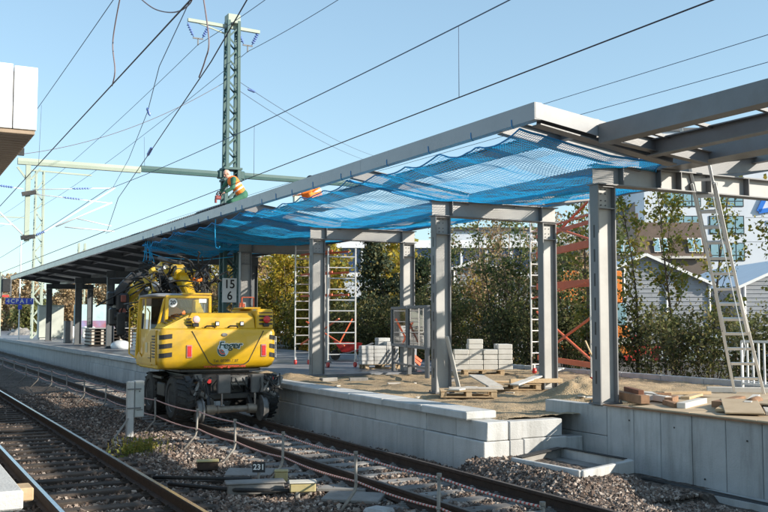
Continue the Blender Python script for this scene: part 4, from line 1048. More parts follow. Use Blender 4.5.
for k in range(105):
    x = rx.uniform(6.35, 7.8); y = rx.uniform(24.3, 26.2); z = rx.uniform(2.9, 3.5); a = Vector((x, y, z)); pts = [a]
    dv = Vector((rx.uniform(-.2,.2), rx.uniform(-.2,.2), rx.uniform(.05,.25)))
    for q in range(7):
        a = a+dv*.55; dv += Vector((rx.uniform(-.14,.10), rx.uniform(-.12,.12), rx.uniform(-.16,.05))); pts.append(a)
    h.tube(pts, rx.uniform(.014,.026), 6)
build_each(h, 'boom_hose', black, ex, smooth=True)
m = MB(); g = MB(); w = MB()
for k in range(60):
    c = (rx.uniform(6.2, 7.95), rx.uniform(24.6, 26.0), rx.uniform(2.8, 3.6)); q = Matrix.Rotation(rx.uniform(-1,1), 3, 'Y') @ Matrix.Rotation(rx.uniform(-.6,.6), 3, 'X')
    (m, m, g, m, w)[k % 5].cbox(c, (rx.uniform(.05,.2), rx.uniform(.05,.2), rx.uniform(.08,.26)), .015, q)
for k in range(16):
    a = (rx.uniform(7.1,7.95), rx.uniform(25,26), rx.uniform(2.7,2.9)); m.bar(a, (a[0]+rx.uniform(-.15,.15), a[1], a[2]+rx.uniform(.4,.8)), .05, .07, ch=.01)
build_each(m, 'valve_block', blackp, ex); build_each(g, 'valve_block', yellow_d, ex); build_each(w, 'fitting', galv, ex)
m = MB(); m.cbb(7.3, 7.55, 24.6, 24.7, 3.28, 3.38, .02); m.build('hose_clamp', orange_v, ex)
# attachment hanging at the left
m = MB()
m.cbb(5.75, 6.1, 26.6, 27.2, 2.5, 3.0, .05); m.bar((6.05,26.8,3.3),(5.8,26.9,2.9),.22,.26,ch=.04); m.cbb(5.6,5.85,26.7,27.0,2.1,2.6,.05); m.bar((5.8,26.8,2.2),(6.05,26.8,1.75),.18,.2,ch=.03); m.bar((5.95,26.9,3.2),(6.3,26.9,3.55),.16,.2,ch=.03)
m.cbb(5.55,5.75,26.8,27.1,2.65,3.05,.05); m.cyl((5.7,26.8,2.35),(6.15,26.8,2.35),.14,14)
m.build('grab_attachment', blackp, ex)
m = MB(); m.cbb(5.85, 6.0, 26.55, 26.6, 2.75, 2.95, .02); m.cyl((5.9,26.6,2.5),(5.9,26.5,2.5),.09,12); m.build('rotator', mat('red_brown_metal',(0.22,0.06,0.045),(0.3,0.09,0.06),6,.5,dirt=.4), ex)

# the upper carriage sits low over the running gear
LOW = ('undercarriage','tyre','rim','axle','rail_axle','rail_wheel','bogie_arm','cover_plate','piston_rod','coupling_box','cross_bar','outrigger','bracket','hydraulic_hose','reflector','side_step')
BOOM = ('boom','boom_link','hydraulic_cylinder','boom_hose','valve_block','fitting','hose_clamp','grab_attachment','rotator')
ZK = [(-1,-1.23),(1.38,1.15),(2.235,2.07),(2.47,2.42),(2.6,2.54),(3.05,2.88),(9,8.83)]
def zmap(z):
    for (a, b), (c, d_) in zip(ZK[:-1], ZK[1:]):
        if a <= z <= c: return b+(d_-b)*(z-a)/(c-a)
for o in ex.children_recursive:
    nm = o.name.split('.')[0]
    if nm in BOOM: continue
    for v in o.data.vertices:
        if nm in LOW:
            if v.co.z > .98: v.co.z = .98+(v.co.z-.98)*.42
        else: pass
    if nm in LOW: continue
    zs = [v.co.z for v in o.data.vertices]; zc = (min(zs)+max(zs))/2
    for v in o.data.vertices: v.co.z = v.co.z + zmap(zc)-zc if nm in ('rear_lamp','work_lamp','lens','lamp_bracket','speed_sticker','notice_sticker','lettering','lifting_eye','lock') else zmap(v.co.z)
for o in [lo]+list(lo.children):
    for v in o.data.vertices:
        v.co.x = .09+(v.co.x+.02)*.8; v.co.z = 1.66+(v.co.z-1.66)*.84

# ================================================================== PEOPLE
def remesh(m, name, mt, root, vox=.011, it=6):
    o = m.build(name, mt, root)
    md = o.modifiers.new('r', 'REMESH'); md.mode = 'VOXEL'; md.voxel_size = vox; md.use_smooth_shade = True
    sm = o.modifiers.new('s', 'SMOOTH'); sm.factor = .5; sm.iterations = it
    bpy.context.view_layer.update(); dg = bpy.context.evaluated_depsgraph_get()
    me = bpy.data.meshes.new_from_object(o.evaluated_get(dg)); o.modifiers.clear(); old = o.data; o.data = me
    me.materials.clear(); me.materials.append(mt); bpy.data.meshes.remove(old)
    return o
def limb(m, pts, rs):
    for a, b, r0, r1 in zip(pts[:-1], pts[1:], rs[:-1], rs[1:]): m.capsule(a, b, r0, r1, 12, 4)
def headgeo(m, c, fwd, up):
    """skull, face, nose, ears; c = head centre"""
    c = Vector(c); f = Vector(fwd).normalized(); u = (Vector(up) - f*Vector(up).dot(f)).normalized(); s = f.cross(u)
    M = Matrix((s, f, u)).transposed()
    m.ball(c + u*.02, .078, .098, .105, rot=M); m.ball(c + f*.03 - u*.055, .058, .066, .07, rot=M)
    m.capsule(c + f*.095 + u*.015, c + f*.118 - u*.02, .011, .016, 8, 3)                 # nose
    m.capsule(c + f*.092 - u*.06 - s*.022, c + f*.092 - u*.06 + s*.022, .010, .010, 8, 3)      # lips
    m.ball(c + f*.075 - u*.1, .026, .022, .02, rot=M)                                     # chin
    for q in (-1, 1):
        m.ball(c + s*q*.08 - f*.005 - u*.005, .012, .028, .036, rot=M)
        m.capsule(c + f*.088 + s*q*.018 + u*.042, c + f*.08 + s*q*.05 + u*.04, .009, .008, 8, 3)
    return M
def hand(m, wrist, d, palm_n, curl=.8):
    """palm, four unequal bent fingers and a thumb from the side of the palm"""
    w = Vector(wrist); d = Vector(d).normalized(); n = Vector(palm_n); n = (n - d*n.dot(d)).normalized(); s = d.cross(n)
    m.capsule(w, w + d*.03, .026, .03, 10, 3)
    for k in range(4): m.capsule(w + d*.03 + s*(k-1.5)*.018, w + d*.09 + s*(k-1.5)*.021, .018, .014, 8, 3)
    for k, L_ in enumerate((.066, .078, .074, .058)):
        a = w + d*.092 + s*(k-1.5)*.022; dd = d.copy(); r = .0098
        for q, fr in enumerate((.45, .32, .23)):
            dd = (dd + n*curl*(.35+.2*q)).normalized(); b = a + dd*L_*fr; m.capsule(a, b, r, r-.0008, 8, 3); a = b; r -= .0008
    a = w + d*.035 - s*.032; b = a + (d*.6 - s*.7 + n*.35).normalized()*.04; c = b + (d*.8 + n*.6).normalized()*.032
    m.capsule(a, b, .014, .012, 8, 3); m.capsule(b, c, .012, .010, 8, 3)

# kneeling roofer on the edge of the roof sheets
wk = thing('person', 'kneeling roof worker with orange vest over green work clothes, bending over a tool', 'person', (9.15, 26.75, 5.63))
def W(x, y, z): return (9.15+x, 26.75+y, 5.63+z)      # local: faces -x / slightly +y ; camera looks from -y
pel = W(.22, -.1, .30); chest = W(-.06, -.04, .72); neck = W(-.15, -.03, .84); head = W(-.25, -.04, .93)
shL = W(-.1, -.22, .76); shR = W(-.12, .16, .76); elL = W(-.14, -.26, .50); elR = W(-.3, .16, .53); wrL = W(-.34, -.18, .36); wrR = W(-.42, .06, .36)
hipL = W(.2, -.2, .26); hipR = W(.2, .04, .26); knL = W(-.14, -.24, .09); knR = W(-.14, .1, .09); anL = W(.3, -.22, .07); anR = W(.3, .1, .07)
m = MB(); m.capsule(neck, head, .055, .055); headgeo(m, head, (-.78, -.12, -.5), (-.45, 0, .85))
limb(m, [chest, neck], [.1, .06]); limb(m, [pel, chest], [.11, .13])
for sh, el, wr in ((shL, elL, wrL), (shR, elR, wrR)): limb(m, [chest, sh, el, wr], [.07, .052, .042, .03])
hand(m, wrL, Vector(W(-.46,-.1,.3))-Vector(wrL), (0, .3, -1), .9); hand(m, wrR, Vector(W(-.52,.0,.3))-Vector(wrR), (0, -.3, -1), .9)
for hp_, kn, an in ((hipL, knL, anL), (hipR, knR, anR)): limb(m, [pel, hp_, kn, an], [.1, .085, .062, .045])
bodyo = remesh(m, 'body', skin, wk, .0085, 4)
m = MB(); limb(m, [pel, hipL, knL, anL], [.135, .115, .082, .065]); limb(m, [pel, hipR, knR, anR], [.135, .115, .082, .065]); m.capsule(W(.24,-.1,.34), W(.12,-.07,.46), .145, .14)
remesh(m, 'trousers', green_c, wk, .014)
m = MB(); limb(m, [W(.12,-.07,.46), chest], [.15, .165]); limb(m, [chest, shL, elL, Vector(wrL).lerp(Vector(elL), .12)], [.12, .082, .062, .05]); limb(m, [chest, shR, elR, Vector(wrR).lerp(Vector(elR), .12)], [.12, .082, .062, .05]); m.capsule(chest, W(-.12,-.03,.79), .13, .085)
remesh(m, 'jacket', green_c, wk, .014)
m = MB(); limb(m, [W(.16,-.08,.42), chest], [.158, .172]); m.capsule(W(-.07,-.18,.76), W(-.08,.12,.76), .085, .085); 
vst = remesh(m, 'vest', orange_v, wk, .014)
def band(p, d, r, w, parent):
    d = Vector(d).normalized(); mm = MB(); mm.lathe(Vector(p)-d*w/2, d, [(0,r-.01),(0,r),(w,r),(w,r-.01)], 28); return mm.build('reflective_band', reflect, parent, smooth=True, angle=40)
ax = Vector(chest)-Vector(W(.16,-.08,.42))
band(Vector(W(.16,-.08,.42))+ax*.22, ax, .168, .045, vst); band(Vector(W(.16,-.08,.42))+ax*.55, ax, .174, .045, vst)
m = MB(); c = Vector(head); f = Vector((-.78,-.12,-.5)).normalized(); u = Vector((-.45,0,.85)); u = (u-f*u.dot(f)).normalized(); s_ = f.cross(u); Mh = Matrix((s_, f, u)).transposed()
m.ball(c + u*.012 - f*.028, .083, .082, .085, rot=Mh); m.build('hair', hair_g, wk, smooth=True)
for an, e in ((anL, W(.37,-.23,.045)), (anR, W(.37,.1,.045))):
    m = MB(); m.capsule(an, e, .056, .048); m.build('boot', black, wk, smooth=True)
tl = thing('power_tool', 'dark red hand-held tool pressed to the roof edge by the kneeling worker', 'tool', (8.6, 26.72, 5.68))
m = MB(); m.cbb(8.55, 8.72, 26.66, 26.76, 5.78, 5.9, .02); m.cyl((8.57,26.71,5.68),(8.57,26.71,5.8),.035,10); m.build('housing', mat('dark_red_tool_plastic',(0.2,0.03,0.03),(0.28,0.045,0.04),5,.5), tl)
m = MB(); m.tube([(8.7,26.71,5.9),(8.72,26.71,6.0),(8.64,26.71,6.02),(8.58,26.71,5.92)], .02, 8); m.build('handle', blackp, tl, smooth=True)

# second roofer crouching on the purlin behind the fascia
w2 = thing('person', 'roof worker in orange suit crouching behind the fascia, seen through the blue net', 'person', (10.62, 24.15, 5.37))
def W2(x, y, z): return (10.62+x, 24.15+y, 5.36+z*.9)
pel=W2(.1,0,.28); chest=W2(-.06,0,.66); neck=W2(-.1,0,.78); head=W2(-.16,0,.88)
shL=W2(-.06,-.2,.7); shR=W2(-.06,.2,.7); elL=W2(-.28,-.24,.5); elR=W2(-.28,.24,.5); wrL=W2(-.5,-.16,.42); wrR=W2(-.5,.16,.42)
hipL=W2(.1,-.11,.25); hipR=W2(.1,.11,.25); knL=W2(-.26,-.18,.42); knR=W2(-.26,.18,.42); anL=W2(-.08,-.16,.08); anR=W2(-.08,.16,.08)
m = MB(); m.capsule(neck, head, .055, .055); headgeo(m, head, (-.9,-.1,-.3), (-.3,0,.95)); limb(m,[pel,chest,neck],[.11,.13,.06])
for sh, el, wr, sg_ in ((shL,elL,wrL,1),(shR,elR,wrR,-1)): limb(m,[chest,sh,el,wr],[.07,.052,.042,.03]); hand(m, wr, (-1,.1*sg_,-.3), (0,.2*sg_,-1), .9)
for hp_, kn, an in ((hipL,knL,anL),(hipR,knR,anR)): limb(m,[pel,hp_,kn,an],[.1,.085,.062,.045])
remesh(m, 'body', skin, w2, .009, 4)
m = MB()
for hp_, kn, an in ((hipL,knL,anL),(hipR,knR,anR)): limb(m,[pel,hp_,kn,an],[.135,.115,.082,.068])
m.capsule(pel, W2(.03,0,.45), .15, .15); remesh(m, 'trousers', orange_v, w2, .014)
m = MB(); limb(m,[W2(.03,0,.45),chest],[.155,.17]); m.capsule(chest, W2(-.09,0,.73), .13, .085)
for sh, el, wr in ((shL,elL,wrL),(shR,elR,wrR)): limb(m,[chest,sh,el,Vector(wr).lerp(Vector(el),.12)],[.12,.082,.062,.05])
jk = remesh(m, 'jacket', orange_v, w2, .014); band(W2(0,0,.53), Vector(chest)-Vector(W2(.03,0,.45)), .172, .045, jk)
m = MB(); m.ball(Vector(head)+Vector((.0,0,.03)), .105, .1, .1); m.build('helmet', blackp, w2, smooth=True)
for an in (anL, anR):
    m = MB(); m.capsule(Vector(an)+Vector((.03,0,-.03)), Vector(an)+Vector((-.14,0,-.04)), .05, .042); m.build('boot', black, w2, smooth=True)
pb = MB().bb(10.3, 11.05, 23.7, 24.7, 5.335, 5.365).build('scaffold_board', wood_g); tag(pb, 'plank across the purlins under the second roof worker', 'plank')

# machine operator in the cab
op = thing('person', 'excavator operator in orange jacket seated in the cab, seen through the rear window', 'person', (6.2, 22.42, 1.93))
def W3(x, y, z): return (6.2+x, 22.42+y, 1.93+z)
pel=W3(0,.05,.08); chest=W3(0,.0,.48); neck=W3(0,.02,.6); head=W3(.0,.05,.75)
shL=W3(-.2,.02,.5); shR=W3(.2,.02,.5); elL=W3(-.27,.2,.28); elR=W3(.27,.2,.28); wrL=W3(-.3,.36,.26); wrR=W3(.3,.36,.26)
m = MB(); m.capsule(neck, head, .055, .055); headgeo(m, head, (-.4,.9,0), (0,0,1)); limb(m,[pel,chest,neck],[.11,.13,.06])
for sh, el, wr in ((shL,elL,wrL),(shR,elR,wrR)): limb(m,[chest,sh,el,wr],[.07,.052,.042,.03]); hand(m, wr, (0,1,-.1), (0,-.1,-1), .9)
for s in (-1,1): limb(m,[pel,W3(s*.1,.1,.06),W3(s*.14,.52,.08),W3(s*.14,.6,-.3)],[.1,.085,.062,.045])
remesh(m, 'body', skin, op, .009, 4)
m = MB(); limb(m,[pel,chest],[.15,.17]); m.capsule(chest, W3(0,.02,.55), .13, .085)
for sh, el, wr in ((shL,elL,wrL),(shR,elR,wrR)): limb(m,[chest,sh,el,Vector(wr).lerp(Vector(el),.12)],[.12,.082,.062,.05])
remesh(m, 'jacket', orange_v, op, .014)
m = MB()
for s in (-1,1): limb(m,[pel,W3(s*.1,.1,.06),W3(s*.14,.52,.08),W3(s*.14,.6,-.28)],[.13,.11,.08,.065])
remesh(m, 'trousers', orange_v, op, .014)
m = MB(); m.ball(Vector(head)+Vector((.01,-.02,.035)), .085, .1, .085); m.build('hair', hair_b, op, smooth=True)
# ================================================================== SITE EQUIPMENT
# rope fence between the tracks
fe = thing('rope_fence', 'low fence of kinked galvanised posts with two red and white ropes between the tracks', 'fence', (5.4, 15, -.25))
fence_x = lambda y: 5.62 - .012*(y-9)
py = [7.4, 9.3, 11.35, 13.85, 16.0, 18.2, 21.2, 23.6, 26.2, 29.0, 31.8, 34.6, 37.5, 40.5, 44, 48, 52, 57]
galv_d = mat('weathered_post_steel', (0.2,0.185,0.165), (0.32,0.3,0.27), 7, .6, .3, dirt=.5, dirtcol=(.14,.1,.07))
tops = []
for y in py:
    x = fence_x(y); l = rnd.uniform(-.02,.02)
    m = MB(); m.tube([(x-.36, y-.12, -.3), (x-.02, y, .02), (x, y, .10), (x+l, y, .52)], .021, 8); po = m.build('post', galv_d, fe, smooth=True)
    m = MB(); m.cyl((x+l,y,.50),(x+l,y,.535),.03,8); m.tube([(x+l-.03,y,.47),(x+l+.02,y-.02,.49)],.01,5); m.tube([(x-.03,y,.14),(x+.02,y-.02,.14)],.01,5); build_each(m, 'cap', galv_d, po)
    tops.append((x+l, y))
ropem = bpy.data.materials.new('red_white_rope'); ropem.use_nodes = True
nt = ropem.node_tree; N = nt.nodes; L = nt.links; p = N['Principled BSDF']; p.inputs['Roughness'].default_value = .8
tc = N.new('ShaderNodeNewGeometry'); sp = N.new('ShaderNodeSeparateXYZ'); L.new(tc.outputs['Position'], sp.inputs['Vector'])
mt_ = N.new('ShaderNodeMath'); mt_.operation = 'MULTIPLY'; mt_.inputs[1].default_value = 14; L.new(sp.outputs['Y'], mt_.inputs[0])
fr = N.new('ShaderNodeMath'); fr.operation = 'FRACT'; L.new(mt_.outputs[0], fr.inputs[0]); gt = N.new('ShaderNodeMath'); gt.operation = 'GREATER_THAN'; gt.inputs[1].default_value = .55; L.new(fr.outputs[0], gt.inputs[0])
mx = N.new('ShaderNodeMixRGB'); mx.inputs['Color1'].default_value = (.55,.5,.45,1); mx.inputs['Color2'].default_value = (.5,.09,.07,1); L.new(gt.outputs[0], mx.inputs['Fac']); L.new(mx.outputs['Color'], p.inputs['Base Color'])
for zz, sg_ in ((.48, .03), (.14, .035)):
    m = MB(); pts = []
    for (x0, y0), (x1, y1) in zip(tops[:-1], tops[1:]):
        for k in range(8):
            t = k/8; pts.append((x0+(x1-x0)*t+.02, y0+(y1-y0)*t, zz-sg_*4*t*(1-t)*min(1.2,(y1-y0)/2.5)))
    m.tube(pts, .0135, 6); m.build('rope', ropem, fe, smooth=True)

# concrete post and cable box beside the fence
cb = thing('cable_box', 'grey trackside box fixed to a pale concrete post at the rope fence', 'cabinet', (4.8, 20.4, -.2))
MB().cbb(4.66, 4.80, 20.35, 20.49, -.25, .96, .012).build('post', conc, cb)
m = MB(); m.cbb(4.82, 5.02, 20.38, 20.62, .2, .97, .015); bx_ = m.build('box', mat('pale_grey_box',(0.34,0.36,0.35),(0.43,0.45,0.44),3,.5,dirt=.3), cb)
m = MB()
for z in (.4, .8): m.bar((4.65,20.34,z),(4.95,20.37,z),.02,.03)
build_each(m, 'clamp', steel_d, cb); m = MB(); m.cyl((4.92,20.38,.75),(4.92,20.372,.75),.015,8); m.bb(4.86,4.99,20.374,20.379,.35,.36); m.build('lock', blackp, bx_)
m = MB(); m.tube([(4.3,20.0,-.2),(4.7,20.38,.2)], .022, 8); m.build('strut', galv_d, cb)

# signal number plate and trackside covers
np_ = thing('number_plate', 'small dark plate with the white number 231 on a short stake in the gravel', 'sign', (5.06, 13.6, -.2))
nx, ny = 5.06, 13.55
rz = -R(28)
def rotbox(m, c, d, a=rz, ch=.004): return m.cbox(c, d, ch, Matrix.Rotation(a, 3, 'Z'))
m = MB(); rotbox(m, (nx, ny, .07), (.19, .02, .155)); m.build('plate', mat('dark_plate_enamel',(0.02,0.024,0.03),(0.035,0.04,0.045),3,.35,dirt=.2), np_)
text('231', .115, white, np_, (nx-.006*math.sin(R(28))*1.2, ny-.0125, .07), rot=(R(90),0,rz), bold=.003, ex=.0006)
m = MB(); m.bar((nx,ny,-.25),(nx,ny,-.01),.03,.03); m.build('stake', galv_d, np_)
trough_m = mat('dusty_grey_concrete', (0.17,0.165,0.155), (0.27,0.26,0.245), 3, .9, dirt=.7, dirtcol=(.1,.085,.07), bump=.5)
def cover(x, y, w, d, h, a, name, label, mt, cat='cable cover', z=-.2, lidm=None, group=None):
    root = thing(name, label, cat, (x, y, z), group); q = Matrix.Rotation(a, 3, 'Z')
    m = MB(); m.cbox((x, y, z+h*.42), (w, d, h*.84), .015, q); m.build('body', mt, root)
    m = MB(); m.cbox((x, y, z+h*.93), (w*1.06, d*1.08, h*.14), .012, q); m.build('lid', lidm or mt, root)
    return root
cover(4.80, 13.0, .8, .3, .17, -.25, 'cable_trough', 'long grey concrete cable trough beside the number plate', trough_m)
q = cover(4.84, 15.35, .34, .22, .16, -.3, 'point_box', 'rusty brown trackside box with dull yellow lid left of the number plate', rust, 'trackside box', lidm=yellow_p)
cover(5.5, 13.75, .2, .16, .17, -.4, 'point_box', 'small yellow capped box right behind the number plate', yellow_p, 'trackside box')
q = cover(5.3, 12.45, .36, .24, .14, -.35, 'point_box', 'wide yellow capped box on two short legs near the bottom fence post', yellow_p, 'trackside box', z=-.13, lidm=mat('pale_lid',(0.5,0.47,0.4),(0.6,0.57,0.5),4,.6,dirt=.3))
m = MB(); m.cyl((5.2,12.4,-.28),(5.2,12.4,-.12),.04,8); m.cyl((5.42,12.5,-.28),(5.42,12.5,-.12),.04,8); build_each(m, 'leg', galv_d, q)
def slab(x, y, w, d, a, label, mt, name='cover_slab', z=-.17, h=.05, tilt=0):
    m = MB(); m.cbox((x, y, z), (w, d, h), .01, Matrix.Rotation(a, 3, 'Z') @ Matrix.Rotation(tilt, 3, 'X')); o = m.build(name, mt); tag(o, label, 'slab'); return o
slab(5.28, 14.55, .75, .4, -.5, 'tilted concrete cover slab between the rusty box and the number plate', trough_m, tilt=.12)
slab(5.75, 11.75, .8, .42, -.75, 'pale grey cover slab lying on the gravel at the lower fence posts', trough_m, tilt=.1, z=-.14)
slab(5.95, 12.5, .7, .4, -.6, 'brownish cover slab behind the yellow capped box', conc_d, tilt=-.12)
slab(4.7, 14.2, .9, .3, -.2, 'dark flat timber lying beside the left rail', wood_d, name='timber_board', z=-.19)
slab(4.45, 13.35, .8, .25, -.35, 'second dark timber in front of the long cable trough', wood_d, name='timber_board', z=-.19)
m = MB(); m.tube([(3.75,14.6,-.13),(4.4,14.1,-.12),(5.0,13.7,-.13)], .028, 8); m.tube([(3.8,13.9,-.13),(4.5,12.9,-.12),(5.35,12.35,-.12)], .03, 8)
o = m.build('cable_conduit', black, smooth=True); tag(o, 'black cable conduits running from the left rail to the trackside boxes', 'conduit')
m = MB(); m.cbox((5.7,10.9,-.2),(.3,.35,.14),.04,Matrix.Rotation(.4,3,'Z')); tag(m.build('stone_block', conc_w), 'rough block of concrete in the gravel at the bottom edge', 'stone')

# aluminium ladder leaning on the gutter
la = thing('ladder', 'tall aluminium extension ladder leaning against the canopy above the plywood deck', 'ladder', (14.6, 12.85, .86))
wv = Vector((.62, -.62, 0)).normalized()*.2
F0 = Vector((14.68, 12.86, .865)); T0 = Vector((12.93, 12.55, 6.0))
dl = (T0-F0); LL = dl.length; dn = dl.normalized(); nn = wv.cross(dn).normalized()
if nn.y > 0: nn = -nn
def lsec(name, a, b, w, off):
    for s in (-1, 1):
        p0 = F0+dn*a+wv*s*w+nn*off; p1 = F0+dn*b+wv*s*w+nn*off
        if a == 0 and s: p0 = p0 + wv*s*.25
        m = MB(); m.bar(p0, p1, .055, .095, up=nn, ch=.006); m.build('side_rail', alu, la)
    m = MB(); t = math.ceil((a+.08)/.3)*.3
    while t < b-.06:
        m.bar(F0+dn*t-wv*w*(1.0)+nn*off, F0+dn*t+wv*w*(1.0)+nn*off, .05, .03, up=nn); t += .3
    build_each(m, 'rung', alu, la)
lsec('lower', 0, 2.0, 1.05, 0); lsec('middle', 1.25, 4.15, 1.0, .05); lsec('upper', 2.8, LL, .86, -.05)
m = MB(); m.tube([F0+dn*3.9+nn*.12+wv*.6, F0+dn*2.5+nn*.14+wv*.5, F0+dn*1.0+nn*.16+wv*.55, F0+dn*.7+nn*.14+wv*.1], .01, 6); m.build('pull_rope', mat('pale_rope',(0.5,0.55,0.6),(0.6,0.63,0.66),5,.8), la)
m = MB()
for t in (1.3, 2.05, 2.85, 4.1):
    for s in (-1,1): m.box(F0+dn*t+wv*s*1.02+nn*.02, (.07,.05,.1))
build_each(m, 'guide_hook', steel_d, la)

# plywood deck behind the tall wall
root = thing('plywood_deck', 'plywood work deck on battens along the top of the tall concrete wall', 'deck', (13, 11, .8))
yp2 = [13.15, 11.9, 10.65, 9.4, 8.15, 6.9]
for k, (a, b) in enumerate(zip(yp2[:-1], yp2[1:])):
    x0 = 11.36 if k == 0 else 10.86
    MB().cbb(x0, 13.36, b+.006, a-.004 if k else 12.55, .838, .86+.002*(k%2), .003).build('sheet', wood_p, root)
    MB().cbb(13.37, 15.6, b+.006, a-.004, .838, .859+.002*((k+1)%2), .003).build('sheet', wood_p, root)
m = MB(); m.bar((10.87, 12.58, .825),(10.87, 6, .825),.05,.024); m.build('edge_batten', wood_b, root)
m = MB()
for y in (12.3, 11, 9.7, 8.4): m.bb(11.2, 15.5, y-.04, y+.04, .70, .836)
build_each(m, 'joist', wood_l, root)
def timber(p0, p1, w, h, mt, label, name='timber_beam', cat='timber'):
    m = MB(); m.bar(p0, p1, w, h, ch=.006); o = m.build(name, mt); tag(o, label, cat); return o
timber((11.62,13.2,.94),(11.25,12.0,.94),.16,.14, wood_b, 'dark brown beam at the foot of the first canopy column')
timber((11.75,13.0,1.04),(11.35,12.2,1.04),.1,.08, mat('perforated_brick',(0.12,0.05,0.03),(0.22,0.09,0.05),9,.9), 'upper dark timber of the small stack on the deck')
timber((11.95,12.9,.93),(11.72,11.95,.93),.12,.1, wood_w, 'pale short beam beside the dark timber stack')
timber((12.1,12.2,.92),(11.62,11.85,.92),.14,.1, wood_b, 'reddish brown beam end facing the tracks')
timber((12.4,12.8,.89),(11.85,12.3,.89),.2,.05, wood_g, 'thin grey board right of the dark timber stack')
timber((12.0,10.55,.93),(13.3,11.5,.93),.12,.12, wood_w, 'pale squared beam with black end lying across the deck')
timber((14.3,13.55,.91),(15.8,12.25,.91),.13,.1, wood_w, 'white plank on which the ladder stands')
timber((13.0,13.4,.89),(13.9,13.1,.89),.12,.06, wood_l, 'yellowish batten in front of the ladder foot')
timber((12.3,13.7,.88),(13.1,13.3,.88),.1,.05, wood_b, 'brown batten behind the pale beam')
timber((11.85,9.55,.90),(13.0,10.7,.93),.5,.03, wood_p, 'large loose plywood board at the right picture edge', 'plywood_board', 'board')
timber((11.55,9.75,.895),(12.4,10.55,.895),.12,.06, wood_g, 'grey board under the loose plywood')
timber((12.1,10.3,.96),(12.9,10.5,1.0),.4,.025, wood_p, 'upper curled plywood offcut at the right edge', 'plywood_board', 'board')
o = MB().tube([(12.2,10.65,.93),(12.75,11.0,.93)], [.1,.09], 10).build('log', wood_b, smooth=True); tag(o, 'short dark brown round log on the deck near the right edge', 'timber')

timber((12.2,13.0,.93),(11.75,12.35,.93),.22,.1, wood_w, 'wide pale plank end beside the dark timbers')
timber((13.4,12.9,.885),(12.6,12.45,.885),.16,.05, wood_l, 'flat yellow board in the middle of the deck', 'board', 'board')
timber((11.55,11.85,.90),(11.25,11.3,.90),.1,.08, wood_b, 'short dark block at the deck edge', 'wood_block')
timber((11.25,11.2,.905),(12.3,11.75,.905),.14,.09, wood_w, 'pale beam across the deck edge right of the dark block')
timber((11.3,10.35,.90),(12.6,11.25,.91),.3,.05, wood_l, 'broad yellow plank lying behind the loose plywood', 'plank', 'plank')
timber((11.7,10.9,.93),(12.7,11.3,.95),.16,.1, wood_b, 'brown beam under the broad yellow plank')
timber((11.2,9.9,.90),(12.2,10.9,.99),.55,.025, wood_p, 'tilted plywood sheet with lifted corner at the right edge', 'plywood_board', 'board')
timber((13.3,13.9,.80),(14.6,13.3,.80),.14,.07, wood_g, 'grey batten at the back edge of the deck')
timber((12.0,14.4,.76),(13.4,13.7,.80),.12,.06, wood_w, 'pale batten half on the sand behind the first column')
timber((15.75,18.2,.7),(15.5,18.6,1.75),.06,.03, wood_l, 'thin stick leaning right of the first canopy column', 'stick', 'stick')
# pallets, planks
def pallet(x, y, z, a, label, group='pallets on the sand', mt=wood_l):
    root = thing('pallet', label, 'pallet', (x, y, z), group); q = Matrix.Rotation(a, 3, 'Z'); c = Vector((x, y, z))
    m = MB()
    for k in range(5): m.cbox(c+q@Vector((0, -.34+k*.17, .133)), (1.2, .12, .022), .003, q)
    build_each(m, 'top_board', mt, root); m = MB()
    for k in (-1,0,1):
        for j in (-1,0,1): m.cbox(c+q@Vector((j*.53, k*.34, .066)), (.12,.1,.088), .004, q)
    build_each(m, 'block', mt, root); m = MB()
    for k in (-1,0,1): m.cbox(c+q@Vector((0, k*.34, .011)), (1.2,.1,.02), .003, q)
    for j in (-1,0,1): m.cbox(c+q@Vector((j*.53, 0, .118)), (.12,.78,.012), .002, q)
    build_each(m, 'bottom_board', mt, root); return root
pallet(11.25, 17.4, .62, -.5, 'low pallet with loose boards on the sand beside the second column')
pallet(13.3, 18.6, .63, -.45, 'pallet covered with planks left of the sand heap')
timber((10.9,17.6,.79),(11.9,17.0,.79),.3,.04, wood_g, 'grey board lying on the low pallet', 'plank', 'plank')
timber((10.75,17.15,.79),(11.7,17.9,.77),.25,.03, wood_w, 'pale board sticking out of the low pallet', 'plank', 'plank')
timber((12.4,18.0,.75),(12.9,19.6,.92),.35,.03, wood_g, 'grey sheet leaning on the planked pallet', 'plank', 'plank')
timber((12.7,17.7,.80),(15.2,19.2,1.05),.22,.035, wood_w, 'long pale plank sloping up over the pallet to the right', 'plank', 'plank')
timber((12.9,18.9,.80),(14.3,18.3,.80),.25,.04, wood_l, 'yellow plank on top of the planked pallet', 'plank', 'plank')
timber((13.0,18.3,.84),(14.2,17.9,.84),.12,.1, wood_l, 'squared fresh timber lying on the planked pallet', 'timber_beam')
timber((13.9,19.2,.80),(14.6,18.5,.80),.1,.14, wood_l, 'short upright timber at the foot of the third column', 'timber_beam')
timber((11.52,18.15,.66),(11.22,18.2,1.9),.2,.025, wood_w, 'white board leaning against the second canopy column', 'board', 'board')
timber((11.3,13.6,.82),(11.6,13.4,.82),.1,.06, wood_l, 'little yellow wood scrap on top of the tall wall', 'wood_scrap', 'timber')
for k in range(14):
    x, y = rnd.uniform(9.6, 15), rnd.uniform(14.5, 22)
    m = MB(); m.cbox((x, y, sz(x,y)+.02), (rnd.uniform(.1,.35), rnd.uniform(.05,.1), .03), .006, Matrix.Rotation(rnd.uniform(0,3), 3, 'Z') @ Matrix.Rotation(rnd.uniform(-.2,.2), 3, 'X'))
    tag(m.build('wood_scrap', wood_g), 'small wood scrap lying on the sandy fill', 'wood scrap', 'wood scraps on the sand')
